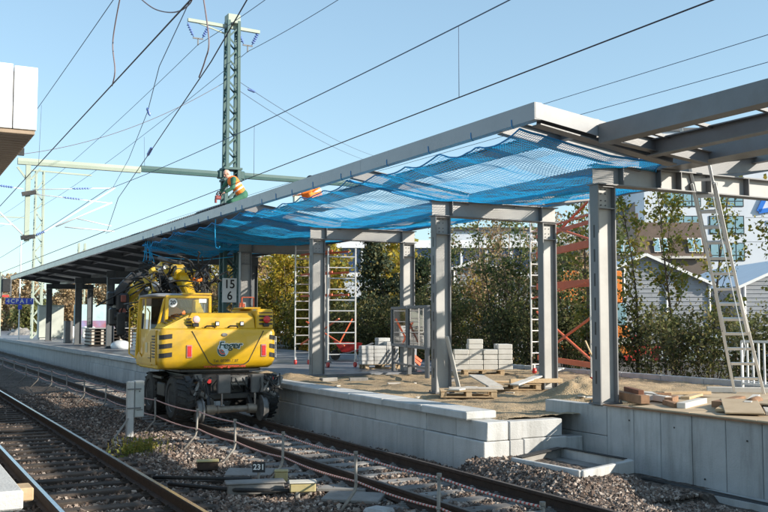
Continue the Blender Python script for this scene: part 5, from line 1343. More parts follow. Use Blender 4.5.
for (x, y, a, lb) in ((10.7, 23.4, .2, 'dark paving stone nearest the platform edge on the sand'), (11.4, 23.0, -.3, 'paving stone left of the display cases'), (13.3, 21.5, .1, 'paving stone behind the second column')):
    m = MB(); m.cbox((x, y, sz(x,y)+.05), (.5,.16,.1), .01, Matrix.Rotation(a, 3, 'Z')); tag(m.build('paving_stone', conc_d), lb, 'stone')
# stacks of kerb stones on pallets
def stack(cells, x, y, z, a, bw, bd, bh, mt, lab, group, name='concrete_block'):
    q = Matrix.Rotation(a, 3, 'Z'); first = True
    for (i, j, n) in cells:
        for k in range(n):
            c = Vector((x, y, z)) + q@Vector((i*bw*1.04, j*bd*1.04, (k+.5)*bh))
            m = MB(); m.cbox((0,0,0), (bw, bd, bh*.96), .012, Matrix.Rotation(a+rnd.uniform(-.03,.03), 3, 'Z'))
            o = m.build(name, mt, origin=(0,0,0)); o.location = c + Vector((rnd.uniform(-.012,.012),)*2+(0,)); tag(o, lab, 'block', group)
pallet(15.75, 23.55, .66, -.45, 'pallet carrying pale kerb blocks at the far edge of the platform', 'pallets on the paving')
stack([(-1,0,4),(-.05,0,6),(.0,1,5),(.95,0,4),(1.95,0,5),(1.9,1,5)], 15.55, 23.6, .80, -.45, .42, .36, .15, mat('kerb_block_concrete',(0.52,0.51,0.47),(0.62,0.6,0.56),4,.85,dirt=.25), 'pale kerb block in the uneven stack right of the second column', 'pale kerb blocks stacked on the pallet')
pallet(14.3, 27.3, .70, -.2, 'pallet under grey paving blocks left of the display cases', 'pallets on the paving')
stack([(-1,0,5),(0,0,5),(1,0,6),(-.5,1,5),(.6,1,7)], 14.2, 27.2, .84, -.2, .4, .4, .12, conc_w, 'grey paving block in the stack left of the display cases', 'grey paving blocks on the pallet')

# display cases
dc = thing('display_case', 'pair of glazed grey display cases on posts beside the second canopy column', 'display case', (13.65, 24.6, .7))
dA, dB = Vector((14.05, 25.95, 0)), Vector((13.05, 22.1, 0)); dd_ = (dB-dA).normalized(); dn_ = Vector((dd_.y, -dd_.x, 0));
if dn_.x > 0: dn_ = -dn_
qd = Matrix((dd_, -dn_, Vector((0,0,1)))).transposed()
def dpt(t, n, z): return dA + dd_*t + dn_*n + Vector((0,0,z))
for t in (.06, 1.96, 3.85): 
    m = MB(); m.cbox(dpt(t, 0, 1.1), (.11, .11, .82), .006, qd); m.build('post', steel, dc)
m = MB(); m.cbox(dpt(1.95, 0, .95), (3.8, .05, .06), .006, qd); m.build('rail', steel, dc)
for t0 in (.02, 1.99):
    m = MB(); w = 1.9
    m.cbox(dpt(t0+w/2, 0, 2.62), (w, .16, .08), .008, qd); m.cbox(dpt(t0+w/2, 0, 1.50), (w, .16, .08), .008, qd)
    for e in (.045, w-.045): m.cbox(dpt(t0+e, 0, 2.06), (.09, .16, 1.05), .008, qd)
    fr_ = m.build('frame', mat('dark_frame_grey',(0.13,0.14,0.155),(0.19,0.2,0.21),3,.45), dc)
    m = MB(); m.cbox(dpt(t0+w/2, -.05, 2.06), (w-.18, .012, 1.04), .002, qd); m.build('back_panel', mat('pale_blue_panel',(0.38,0.46,0.5),(0.47,0.55,0.58),1.5,.4,dirt=.2,dirtcol=(.6,.62,.62)), fr_)
    m = MB(); m.cbox(dpt(t0+w/2, .04, 2.06), (w-.18, .006, 1.04), .001, qd); m.build('pane', glass, fr_)
    if t0 < 1:
        m = MB(); m.cbox(dpt(t0+1.55, -.03, 2.52), (.22,.008,.14), .001, qd); m.build('notice', mat('dark_amber_print',(0.35,0.2,0.03),(0.4,0.24,0.05),4,.5), fr_)

# red and aluminium scaffold towers
def ladder_frame(m, x, y, z0, z1, a, w=.5, step=.3, r=.026):
    d = Vector((math.cos(a), math.sin(a), 0))*w/2; c = Vector((x, y, 0))
    for s in (-1, 1): m.tube([c+d*s+Vector((0,0,z0)), c+d*s+Vector((0,0,z1))], r, 8)
    z = z0+.2
    while z < z1: m.tube([c-d+Vector((0,0,z)), c+d+Vector((0,0,z))], r*.75, 6, False); z += step
def caster(root, x, y, z):
    m = MB(); m.bb(x-.03, x+.03, y-.03, y+.03, z+.16, z+.26); c = m.build('caster_fork', galv, root)
    m = MB(); m.lathe((x-.03, y, z+.085), (1,0,0), [(0,.03),(0,.085),(.06,.085),(.06,.03)], 16); m.build('wheel', redplastic, c)
t1 = thing('scaffold_tower', 'tall mobile scaffold tower with red diagonal braces between the second and first columns', 'scaffold', (16, 20.5, .7))
A1 = (17.3, 22.9); A2 = (15.85, 18.75)
for (x, y), a in ((A1, -.1), (A2, .75)):
    m = MB(); ladder_frame(m, x, y, .75, 5.6, a, .45 if a < 0 else .42, .33); m.build('ladder_frame', alu, t1)
def rb(z0, z1, w=.05, h=.05, name='brace', o=0, t0=0, t1_=1):
    p0 = Vector((*A1, z0)).lerp(Vector((*A2, z0)), t0); p1 = Vector((*A1, z1)).lerp(Vector((*A2, z1)), t1_); p0.z, p1.z = z0, z1
    p0.x += o; p1.x += o
    m = MB(); m.bar(p0, p1, w, h); m.build(name, redp, t1)
rb(4.75, 4.75, .05, .1); rb(4.95,4.95,.05,.05,o=.02); rb(4.2, 4.2, .06, .19, 'toe_board'); rb(3.25, 3.2, .06, .19, 'toe_board'); rb(1.15, 1.12, .05, .14, 'toe_board')
rb(4.3, 5.35, .05, .05, o=.03); rb(5.2, 4.3, .05, .05, o=-.03); rb(1.2, 2.35, .05,.05, o=.03); rb(2.5, 1.25,.05,.05,o=-.03); rb(2.9,3.2,.04,.04,o=-.2)
m = MB(); m.tube([(15.8,18.6,2.7),(15.68,18.55,2.2),(15.7,18.55,1.7),(15.8,18.65,1.4)], .012, 6); m.build('hose', white, t1, smooth=True)
for (x, y) in (A1, A2):
    for s in (-.15, .15): caster(t1, x+s, y+s*(.0 if x > 17 else .9), .68)
t2 = thing('scaffold_tower', 'white and red mobile scaffold tower on orange castors behind the third column', 'scaffold', (13.3, 29.3, .7))
m = MB(); ladder_frame(m, 13.55, 28.6, .92, 4.65, -.3, .92, .36, .028); m.build('ladder_frame', alu, t2)
m = MB(); ladder_frame(m, 13.15, 31.0, .92, 5.2, -.3, .5, .3, .028); m.build('ladder_frame', alu, t2)
for z in (4.55, 3.85, 3.1):
    for x in (-.3, .3):
        m = MB(); m.bar((13.25+x*.5, 31.0, z), (13.5+x, 28.6, z), .04, .065); m.build('brace', redp, t2)
for (a, b) in (((13.1,31,1.4),(13.5,28.7,2.3)), ((13.3,31,2.2),(13.7,28.7,1.4)), ((13.5,28.65,1.5),(13.9,28.5,2.3))):
    m = MB(); m.bar(a, b, .045, .045); m.build('brace', redp, t2)
for x, y in ((13.12,28.74),(13.98,28.46),(12.92,31.06),(13.38,30.93)): caster(t2, x, y, .7)
# wheelbarrow
wb = thing('wheelbarrow', 'red wheelbarrow parked on the paving behind the white scaffold frame', 'wheelbarrow', (16.2, 33.5, .7))
def WB(x, y, z): return (16.2+x*.9+y*.4, 33.5-x*.4+y*.9, .7+z)
m = MB(); m.loft([[WB(-.3,-.18,.32),WB(.3,-.18,.32),WB(.3,.18,.32),WB(-.3,.18,.32)], [WB(-.62,-.34,.72),WB(.5,-.34,.66),WB(.5,.34,.66),WB(-.62,.34,.72)]], caps=False)
m.add([WB(-.3,-.18,.32),WB(.3,-.18,.32),WB(.3,.18,.32),WB(-.3,.18,.32)], [(0,1,2,3)]); m.build('tray', redplastic, wb)
m = MB()
for s in (-1,1): m.tube([WB(-.6,0,.2),WB(0,s*.2,.3),WB(.95,s*.3,.66)], .02, 6); m.tube([WB(.25,s*.22,.35),WB(.3,s*.25,0),WB(.45,s*.25,.02),WB(.45,s*.24,.42)], .018, 6)
m.build('frame', galv, wb)
m = MB(); c = Vector(WB(-.55,-.04,.19)); m.lathe(c, Vector(WB(0,1,0))-Vector(WB(0,0,0)), [(0,.05),(0,.17),(.02,.19),(.06,.19),(.08,.17),(.08,.05)], 20); m.build('wheel', black, wb)
# stacked board bundles and barriers right of the excavator
bs = thing('board_stack', 'stack of blue grey steel boards right of the excavator', 'stack', (12.6, 36.5, .7))
for k in range(4):
    MB().cbb(11.5, 14.6, 39.6, 40.1, .78+k*.17, .88+k*.17, .01).build('board', mat('blue_grey_sheet',(0.3,0.36,0.42),(0.42,0.48,0.54),3,.4,.3), bs)
    if k < 3: MB().bb(12.0, 12.1, 39.6, 40.1, .881+k*.17, .949+k*.17).build('spacer', wood_l, bs)
m = MB()
for x in (12,14): m.bb(x,x+.12,39.6,40.1,.70,.779)
build_each(m, 'spacer', wood_l, bs)
bw_ = thing('crate', 'pale wire crate filled with grey stones between the columns', 'crate', (13.2, 36.5, .7))
m = MB(); m.cbb(12.9, 14.2, 36.2, 37.1, .8, 1.55, .03); m.build('filling', conc_w, bw_); m = MB()
for k in range(8): m.bar((12.88+k*.19, 36.18, .75),(12.88+k*.19, 36.18, 1.6), .02,.02)
for z in (.8,1.0,1.2,1.4,1.58): m.bar((12.88,36.175,z),(14.22,36.175,z),.02,.02)
m.build('mesh', galv, bw_)
# pile of bricks at display case
tl_ = MB(); 
for k in range(5): tl_.bar((14.5+k*.12, 26.2, .72),(14.75+k*.12, 26.6, 1.5), .07, .03)
tag(tl_.build('leaning_rails', alu), 'short aluminium rails leaning behind the display cases', 'rails')
m = MB(); m.bar((14.4,26.0,1.35),(15.1,26.1,.85),.06,.08); m.bar((14.5,26.1,1.4),(15.2,26.2,.95),.06,.08); tag(m.build('red_brace', redp), 'orange red scaffold braces behind the display cases', 'brace')

# far platform: stacks beside the excavator
fs = thing('pallet_stack', 'dark stack of pallets and boards between the far columns', 'stack', (11.8, 60, .7))
m = MB()
for k in range(5):
    for j in range(3): m.cbb(11.0+j*.02, 13.6, 58+j*.7, 58.5+j*.7, .74+k*.2, .80+k*.2, .01)
build_each(m, 'board', wood_d, fs); m = MB()
for k in range(5):
    for j in range(5): m.bb(11.1+j*.55, 11.25+j*.55, 57.95, 60, .80+k*.2, .939+k*.2)
build_each(m, 'bearer', wood_g, fs); m = MB(); m.cbb(10.9, 13.7, 57.8, 60.2, 1.74, 1.79, .01); m.build('top_sheet', galv, fs)
fs2 = thing('sheet_stack', 'stack of white metal sheets left of the excavator', 'stack', (12.2, 48, .7))
for k in range(6): MB().cbb(11.3, 13.0, 47.2, 48.4, .8+k*.15, .89+k*.15, .01).build('sheet', white, fs2)
m = MB()
for k in range(6):
    for x in (11.45,12.15,12.85): m.bb(x-.05,x+.05,47.25,48.35,.705 if k == 0 else .891+(k-1)*.15,.799+k*.15)
build_each(m, 'bearer', blackp, fs2)
o = MB().ball((11.6,52.5,.85),.55,.7,.32,12,8).build('plastic_bundle', mat('translucent_plastic_sheet',(0.6,0.65,0.7),(0.75,0.78,0.8),3,.3,bump=1.0,bscale=5), smooth=True); tag(o, 'crumpled pale plastic bundle on the platform between two stacks', 'bundle')
MB_ = MB().cbb(11.0, 11.5, 66.5, 67.2, .7, 2.2, .03); tag(MB_.build('grey_cabinet', steel), 'narrow pale grey cabinet at the far column', 'cabinet')
for k, (x, lb) in enumerate(((13.0,'left of the white bags at the far columns'),(14.2,'second of the white bags at the far columns'),(15.4,'third of the white bags, nearest the bright column'))):
    o = MB().cbb(x, x+1.0, 84, 85, .7, 1.7, .12, .04).build('bulk_bag', white); tag(o, 'white bulk bag, '+lb, 'bag')
gc = thing('electrical_cabinet', 'large pale grey electrical cabinet below the distant lattice mast', 'cabinet', (11.9, 80, .7)); MB().cbb(11.2, 13.1, 80, 81, .85, 3.4, .03).build('cabinet_body', mat('cabinet_grey_green',(0.42,0.45,0.4),(0.5,0.53,0.48),2,.5), gc); MB().bb(11.3,13.0,80.1,80.9,.70,.85).build('plinth', conc, gc)
MB().cbb(11.16,13.14,79.95,81.05,3.401,3.45,.01).build('roof', mastpale, gc)
# station sign
ss = thing('station_sign', 'blue platform sign with white letters on a thin white pole at the far left', 'sign', (9.7, 80, .7))
MB().cyl((9.72,80.05,.7),(9.72,80.05,8.5),.055,10).build('pole', white, ss)
MB().cbb(8.66, 10.75, 79.94, 79.99, 3.5, 3.98, .01).build('panel', signblue, ss)
for k, ch_ in enumerate('4CBAI6'): text(ch_, .42, white, ss, (8.86+k*.34+(.0 if k<4 else .02), 79.935, 3.74), bold=.02, ex=.001)
m = MB(); m.cbb(9.6, 9.9, 79.94, 79.98, 3.1, 3.45, .01); m.build('small_panel', signblue, ss)
sp2 = thing('signal_post', 'distant railway signal with dark head on a green post at the left edge', 'signal', (8.2, 100, .7))
MB().cyl((10.35,100,.0),(10.35,100,7.0),.1,10).build('post', mastpale, sp2); lattice(MB(), 10.9, 100, 4.6, 6.6, .8, .3, .06, .5).build('ladder_cage', steel_d, sp2)
MB().cbb(10.5,11.2,99.7,99.9,5.0,6.3,.04).build('signal_head', blackp, sp2); MB().cbb(10.5,11.1,99.66,99.69,4.5,4.7,.01).build('red_board', redplastic, sp2)
# ================================================================== VEGETATION
def leaves_m(name, cols, tr=.3): return leafmat(name, cols, tr)
lf_dark = leaves_m('dark_green_leaves', [(0.05,0.072,0.03),(0.095,0.135,0.055),(0.16,0.2,0.07),(0.2,0.19,0.08)], .42)
lf_olive = leaves_m('olive_green_leaves', [(0.09,0.105,0.045),(0.16,0.18,0.065),(0.24,0.24,0.08),(0.21,0.16,0.08)], .42)
lf_yel = leaves_m('yellow_green_leaves', [(0.14,0.16,0.03),(0.22,0.2,0.03),(0.4,0.3,0.04),(0.3,0.19,0.05)], .4)
lf_pop = leaves_m('sparse_poplar_leaves', [(0.12,0.16,0.035),(0.24,0.26,0.06),(0.36,0.28,0.06),(0.16,0.2,0.06)], .45)
lf_brown = leaves_m('rusty_autumn_leaves', [(0.2,0.13,0.07),(0.32,0.21,0.11),(0.42,0.31,0.17),(0.28,0.19,0.11)], .3)
lf_tan = leaves_m('tan_twig_haze', [(0.3,0.22,0.13),(0.42,0.32,0.2),(0.5,0.4,0.26),(0.4,0.27,0.12)], .3)
lf_con = leaves_m('grey_green_needles', [(0.03,0.05,0.03),(0.06,0.085,0.05),(0.10,0.115,0.06),(0.2,0.16,0.05)], .2)
lf_shr = leaves_m('dark_hedge_leaves', [(0.045,0.055,0.026),(0.085,0.1,0.042),(0.14,0.145,0.055),(0.17,0.14,0.065)], .4)
lf_yel2 = leaves_m('bright_yellow_leaves', [(0.3,0.26,0.03),(0.48,0.36,0.04),(0.2,0.2,0.03),(0.5,0.3,0.06)], .4)

def leafquad(m, p, s, r):
    a = Vector((r.gauss(0,1), r.gauss(0,1), r.gauss(0,1))); 
    if a.length < 1e-4: a = Vector((1,0,0))
    a.normalize(); b = a.orthogonal().normalized(); b = Quaternion(a, r.uniform(0, 6.28)) @ b; c = a.cross(b)
    L_ = s*r.choice((.55,.8,1,1.25,1.6))*r.uniform(.85,1.15); w = L_*r.uniform(.26,.46)
    o = len(m.v)
    m.v += [tuple(p - b*L_*.5), tuple(p + c*w), tuple(p + b*L_*.5), tuple(p - c*w)]
    m.f.append((o,o+1,o+2,o+3))
def tree(name, label, cat, x, y, z, h, width, lm, bm, seed, nleaf=3000, ls=.12, low=.25, limbs=14, up=.6, shape='oval', group=None, tr=.09, clump=.35, twigs=5, stems=1, droop=0):
    r = random.Random(seed); root = thing(name, label, cat, (x, y, z), group)
    tm = MB(); tips = []
    for s_ in range(stems):
        bx, by = (x, y) if stems == 1 else (x+r.uniform(-.25,.25)*width*.5, y+r.uniform(-.25,.25)*width*.5)
        lean = Vector((r.uniform(-.06,.06), r.uniform(-.06,.06), 1)) if stems == 1 else Vector((r.uniform(-.25,.25), r.uniform(-.25,.25), 1))
        hh = h*(1 if s_ == 0 else r.uniform(.6,.95)); n = 9; pts = []; rs_ = []; p = Vector((bx, by, z-.1)); d = lean.normalized()
        for i in range(n+1):
            pts.append(p.copy()); rs_.append(tr*(1-.88*i/n)/(1 if stems == 1 else 1.5)); d = (d + Vector((r.uniform(-.07,.07), r.uniform(-.07,.07), .03))).normalized(); p = p + d*(hh*.97/n)
        tm.tube(pts, rs_, 6)
        nl = max(3, int(limbs/stems))
        for k in range(nl):
            t = low + (1-low)*(k+r.random())/nl; t = min(t, .98); i = min(n-1, int(t*n)); f = t*n-i; b0 = pts[i].lerp(pts[i+1], f); rb_ = max(.008, (rs_[i]*(1-f)+rs_[i+1]*f)*.55)
            u = (t-low)/(1-low)
            if shape == 'oval': ln = width*.5*(math.sin(math.pi*min(1, .18+.8*u))**.7)
            elif shape == 'cone': ln = width*.5*(1.05-u)
            else: ln = width*.5*(.5+.5*math.sin(math.pi*u))
            a = r.uniform(0, 6.28); dd = Vector((math.cos(a), math.sin(a), up*r.uniform(.6,1.5))).normalized(); q = b0; bp = [q]; br_ = [rb_]
            ns = 5
            for j in range(ns):
                dd = (dd + Vector((r.uniform(-.2,.2), r.uniform(-.2,.2), r.uniform(-.05,.2)-droop*j*.12))).normalized(); q = q + dd*ln/ns*r.uniform(.8,1.2); bp.append(q); br_.append(rb_*(1-.8*(j+1)/ns))
            tm.tube(bp, br_, 5)
            for w in range(twigs):
                j = r.randint(1, ns); b1 = bp[j]; d2 = (dd + Vector((r.gauss(0,.7), r.gauss(0,.7), r.gauss(.2,.5)))).normalized(); e = b1 + d2*ln*r.uniform(.2,.5); e.z -= droop*r.random()*ln*.4
                tm.tube([b1, b1.lerp(e,.5)+Vector((0,0,.03)), e], [max(.005,br_[j]*.6), max(.004,br_[j]*.4), .003], 4, False); tips += [(b1, e)]*2
            tips.append((bp[2], bp[-1]))
        tips.append((pts[-2], pts[-1]))
    tm.build('trunk', bm, root, smooth=True)
    lv = MB()
    # some tips carry dense clumps, some are nearly bare
    wts = [r.random()**1.6+.05 for _ in tips]; tot = sum(wts)
    for (a, b), wt in zip(tips, wts):
        for _ in range(max(1, int(nleaf*wt/tot))):
            p = a.lerp(b, r.uniform(.2,1.1)) + Vector((r.gauss(0,clump), r.gauss(0,clump), r.gauss(0,clump*.8)))*.5
            if p.z < z+.05: continue
            leafquad(lv, p, ls, r)
    lv.build('crown', lm, root)
    return root
# saplings right of the first column (thin poplars)
pop = [(20.6,24.6,7.2,1.6,'slim poplar sapling right behind the first canopy column'), (21.6,23.4,6.9,2.0,'poplar sapling with green and yellow leaves left of the white tent peak'), (22.4,22.4,7.4,2.2,'tallest poplar sapling in front of the white tent peak'), (22.6,21.2,7.3,2.2,'poplar sapling with forked twin stem just left of the ladder'), (24.0,19.6,6.3,2.0,'yellowish poplar sapling behind the upper ladder'), (25.6,18.7,6.6,2.0,'poplar sapling seen right of the ladder before the white office block'), (26.2,17.2,5.9,2.2,'sparse sapling at the right picture edge below the blue triangle')]
for i, (x, y, h, w, lb) in enumerate(pop): tree('poplar_sapling', lb, 'tree', x, y, .1, h, w, lf_pop, bark, 100+i, 1500 if i != 2 else 2400, .115, .12, 22, 1.3, 'even', 'slim poplar saplings', .055, .28, 5)
# hedge trees left of the first column
ht = [(22.0,31.0,6.4,3.6,lf_dark,'bushy dark green willow left of the third column'), (23.2,33.2,7.4,4.4,lf_olive,'tall olive green willow in the middle of the hedge behind the kerb blocks'), (22.0,35.5,6.0,3.0,lf_dark,'dark green tree just right of the second column'), (21.8,28.4,6.3,2.6,lf_olive,'thin brownish tree left of the red scaffold braces'), (21.6,26.6,6.2,3.0,lf_dark,'dark green tree behind the red scaffold braces'), (24.5,36.5,6.8,3.2,lf_brown,'brownish half bare tree behind the olive willow'), (23.5,29.0,6.6,3.0,lf_brown,'half bare brown tree behind the third column')]
for i, (x, y, h, w, lm, lb) in enumerate(ht): tree('hedge_tree', lb, 'tree', x, y, .1, h, w, lm, bark_l if i % 2 else bark, 200+i, 2900, .115, .1, 34, 1.1, 'oval', 'trees in the hedge row', .075, .34, 7, stems=4)
for k, (x, y, h, lb) in enumerate(((21.2,33.8,6.2,'thin bare sapling right of the second column'),(21.6,30.2,6.6,'bare pale sapling left of the scaffold ladder frame'),(21.0,27.4,6.0,'bare sapling between the red scaffold braces'),(22.8,27.8,6.8,'leaning bare sapling behind the third column'),(21.5,25.4,6.4,'bare sapling right behind the tall scaffold tower'),(23.6,31.6,7.0,'tall bare sapling rising out of the middle of the hedge'),(22.0,37.5,6.0,'bare sapling behind the display cases'))):
    tree('bare_sapling', lb, 'tree', x, y, .1, h, 1.7, lf_brown, bark_l, 800+k, 500, .085, .15, 26, 1.8, 'even', 'bare saplings in the hedge', .045, .25, 6)
# conifer and yellow trees left
tree('conifer', 'grey green bushy pine between the white scaffold frame and the display cases', 'tree', 23.2, 43.0, .1, 6.9, 4.2, lf_con, bark, 301, 9000, .14, .05, 34, .25, 'cone', None, .1, .42, 6)
tree('conifer', 'second dark pine left of the display cases, lower than the first', 'tree', 22.4, 40.0, .1, 5.2, 3.6, lf_con, bark, 302, 7000, .14, .05, 30, .25, 'cone', None, .1, .4, 6)
tree('yellow_bush', 'small yellow bush right of the pine, behind the far display post', 'bush', 24.5, 40.5, .1, 5.4, 2.4, lf_yel2, bark, 303, 2600, .13, .1, 14, .8, 'oval', None, .05, .4, 4, stems=3)
tree('yellow_bush', 'orange yellow bush behind the second column', 'bush', 24.8, 37.8, .1, 5.0, 2.2, lf_yel2, bark, 304, 2200, .13, .1, 14, .8, 'oval', None, .05, .4, 4, stems=3)
yl = [(22.0,50.5,6.6,4.6,lf_yel,'yellow green tree right of the distant lattice mast'), (23.2,55,7.2,5,lf_yel2,'bright yellow tree left of the thin lattice mast'), (21.6,57.5,6.0,4,lf_yel,'green yellow bush behind the red guard frame of the excavator'), (22.5,63,7.4,5,lf_brown,'brownish yellow tree behind the kilometre sign column'), (24.5,70,7.6,6,lf_yel,'yellow tree beyond the fourth canopy column'), (21.4,47,5.2,3.4,lf_yel,'low green yellow bush below the white scaffold frame'), (26,47.5,7.0,4.5,lf_yel2,'yellow tree behind the white scaffold frame')]
for i, (x, y, h, w, lm, lb) in enumerate(yl): tree('autumn_tree', lb, 'tree', x, y, .1, h, w, lm, bark, 400+i, 6000, .17, .08, 26, .7, 'oval', 'autumn trees beyond the platform', .1, .5, 5, stems=2)
# understorey shrubs of the hedge
for i in range(26):
    t = i/25; x = 19.9 + rnd.uniform(-.2,1.2) + 1.6*(1-t)*.6; y = 15.5 + 27*t + rnd.uniform(-.3,.3)
    hh = rnd.uniform(1.9,2.7) if y < 26 else rnd.uniform(2.2,3.6)
    tree('hedge_shrub', 'dark low shrub of the hedge along the back of the platform', 'shrub', x, y, .3, hh, rnd.uniform(2.0,2.8), lf_shr if i % 3 else lf_olive, bark, 500+i, 2100 if i > 9 else 1500, .095, .03, 20, .7, 'oval', 'dark shrubs of the hedge', .035, .4, 4, stems=6)
for i in range(12):
    x = 21.2+rnd.uniform(0,2); y = 44+i*3.2
    tree('verge_bush', 'low green yellow bush far along the back of the platform', 'bush', x, y, .2, rnd.uniform(2.0,3.4), 3.2, lf_olive if i % 2 else lf_yel, bark, 560+i, 1800, .17, .03, 14, .6, 'oval', 'low bushes along the far verge', .04, .5, 4, stems=4)
# distant bare poplars and autumn trees on the left
fp = [(13.5,140,13),(18,146,13.5),(22,142,14),(25.5,146,13),(29.5,143,14),(34,146,13),(38.5,144,13.5),(46,142,13),(50,140,12.5),(14.5,152,14),(16,150,13),(20.5,152,14.5),(24,148,13),(27.5,151,15),(32,155,14),(12.2,158,12.5),(36,150,13),(41,148,14)]
for i, (x, y, h) in enumerate(fp): tree('bare_poplar', 'tan coloured nearly bare poplar far away at the left', 'tree', x, y, -.3, h*.64, 4.2, lf_tan, bark_l, 600+i, 3400, .36, .08, 30, 1.8, 'even', 'distant bare poplars', .16, .55, 5, stems=2)
fd = [(8.0,165,7.2,6,lf_brown,'rusty brown tree at the left picture edge'),(11,170,7.2,6,lf_tan,'rust coloured tree behind the station sign'),(16,120,4.2,5,lf_olive,'olive bush below the bare poplars'),(21,128,4.5,5,lf_brown,'brown bush behind the white bags'),(30,125,7,7,lf_yel,'yellow tree seen between the far columns'),(37,120,8,8,lf_yel2,'bright yellow tree seen left of the excavator boom'),(44,122,8,8,lf_yel,'yellow green tree behind the excavator boom'),(33,95,6,6,lf_olive,'green tree right of the far columns'),(40,90,7.5,7,lf_yel,'yellow green tree behind the hoses of the boom'),(9,190,8,8,lf_olive,'greenish tree in the far distance at the left edge')]
for i, (x, y, h, w, lm, lb) in enumerate(fd): tree('distant_tree', lb, 'tree', x, y, -.3, h, w, lm, bark, 700+i, 3600, .33, .06, 24, .7, 'oval', 'distant autumn trees', .14, .8, 5, stems=2)
# far wood: one mass
r_ = random.Random(5); fw_ = MB()
for k in range(26000):
    a = r_.uniform(-.05, 1.25); d = r_.uniform(230, 300); x = math.sin(a)*d; y = math.cos(a)*d
    top = 7+3.5*mnoise.noise(Vector((a*14, 0, 0)))+2*mnoise.noise(Vector((a*50,1,0)))
    leafquad(fw_, Vector((x, y, r_.random()**.8*max(2, top)-.5)), 1.7, r_)
tag(fw_.build('far_wood', lf_olive), 'far wood on the horizon behind everything', 'wood', kind='stuff')
hl = MB(); n = 60; vs = []
for k in range(n+1):
    a = -.3+1.7*k/n; vs += [(math.sin(a)*900, math.cos(a)*900, -2), (math.sin(a)*900, math.cos(a)*900, 14+12*mnoise.noise(Vector((a*4,2,0))))]
hl.add(vs, [(2*k,2*k+2,2*k+3,2*k+1) for k in range(n)]); tag(hl.build('hills', mat('hazy_hill',(0.16,0.2,0.24),(0.2,0.24,0.27),.01,1)), kind='structure')
# weeds at the concrete post
wd = MB(); r_ = random.Random(9)
for k in range(900):
    a = r_.gauss(0,.42); b = r_.gauss(0,.3); x = 4.35+a*.6-b*.3; y = 18.1+a*.75; leafquad(wd, Vector((x, y, bz(x,y)+abs(r_.gauss(0,.1)))), .05, r_)
for k in range(120):
    x = 4.35+r_.gauss(0,.25); y = 18.1+r_.gauss(0,.35); wd.tube([(x,y,bz(x,y)), (x+r_.gauss(0,.05),y+r_.gauss(0,.05),bz(x,y)+r_.uniform(.1,.32))], .004, 4, False)
tag(wd.build('weeds', lf_pop), 'yellow green weeds growing in the gravel at the foot of the concrete post', 'weeds', kind='stuff')

# ================================================================== BUILDINGS BEHIND THE HEDGE
TH = R(27.893)
def frame_at(cx, cy, turn=0.0):
    """local axes of a building facing the platform: e = to the right, g = away"""
    e = Vector((math.cos(TH+turn), -math.sin(TH+turn), 0)); g = Vector((math.sin(TH+turn), math.cos(TH+turn), 0))
    return lambda a, b, z: Vector((cx, cy, 0)) + e*a + g*b + Vector((0,0,z)), Matrix((e, g, Vector((0,0,1)))).transposed()
def lbox(m, T, q, a0, a1, b0, b1, z0, z1, ch=0):
    c = T((a0+a1)/2, (b0+b1)/2, (z0+z1)/2); d = (a1-a0, b1-b0, z1-z0)
    return m.cbox(c, d, ch, q) if ch else m.box(c, d, q)
# white office block (centre at px ~735)
cx, cy = 84.3, 78.2
T, q = frame_at(cx, cy)
ob = thing('office_building', 'white office block with rows of dark framed windows and a blue triangle emblem', 'building', (cx, cy, -.3))
m = MB(); lbox(m, T, q, -8, 30, 0, 18, -.4, 24); m.build('wall', wallw, ob)
m = MB(); lbox(m, T, q, -8.2, 30.2, -.2, 18.2, 24.02, 24.4); m.build('roof', steel_d, ob)
def win(a0, a1, z0, z1, panes):
    m = MB(); lbox(m, T, q, a0, a1, -.07, -.005, z0, z1); fr_ = m.build('window', blackp, ob)
    m = MB(); w = (a1-a0-.12*(panes+1))/panes
    for k in range(panes): 
        x = a0+.12+k*(w+.12); lbox(m, T, q, x, x+w, -.10, -.071, z0+.1, z0+(z1-z0)*.3-.05); lbox(m, T, q, x, x+w, -.10, -.071, z0+(z1-z0)*.3+.05, z1-.1)
    m.build('pane', window_b, fr_)
for z in (21.3, 18.3, 15.25, 12.1, 9.0, 5.9, 2.8):
    win(-.6, 3.4, z, z+2.1, 4); win(-5.6, -1.5, z, z+2.1, 4)
for z in (8.6, 5.5, 2.6): win(8.5, 16, z, z+2.0, 6)
for z in (14.0, 11.2, 17.9):
    m = MB(); lbox(m, T, q, 3.6, 30, -.012, -.003, z-.02, z+.02); m.build('panel_joint', steel, ob)
# blue triangle emblem
tri = MB(); E3 = [(4.0,14.9),(6.8,14.4),(2.15,11.75)]
def tp(a, z, b): return T(a, b, z)
outer = [(4.55,15.0),(2.05,11.75),(6.9,12.15)]; 
def tribar(p, q2, w):
    p, q2 = Vector((p[0],0,p[1])), Vector((q2[0],0,q2[1])); d = (q2-p).normalized(); nrm_ = Vector((-d.z,0,d.x))*w/2
    a = [p-d*w*.3+nrm_, q2+d*w*.3+nrm_, q2+d*w*.3-nrm_, p-d*w*.3-nrm_]; o_ = len(tri.v)
    for bdep in (-.25, -.1): tri.v += [tuple(tp(v.x, v.z, bdep)) for v in a]
    tri.f += [tuple(o_+i for i in f) for f in ((0,1,2,3),(7,6,5,4),(0,4,5,1),(1,5,6,2),(2,6,7,3),(3,7,4,0))]
tribar((6.35,17.35),(5.1,14.8),.5); tribar((5.2,14.7),(8.7,15.25),.5); tribar((8.6,15.15),(6.45,17.4),.5)
fixn(tri.build('emblem', mat('emblem_blue',(0.02,0.16,0.6),(0.025,0.19,0.66),2,.4), ob))
m = MB(); 
for k in range(14): lbox(m, T, q, 5.9+k*.42, 5.9+k*.42+.3, -.06, -.004, 13.1, 13.65)
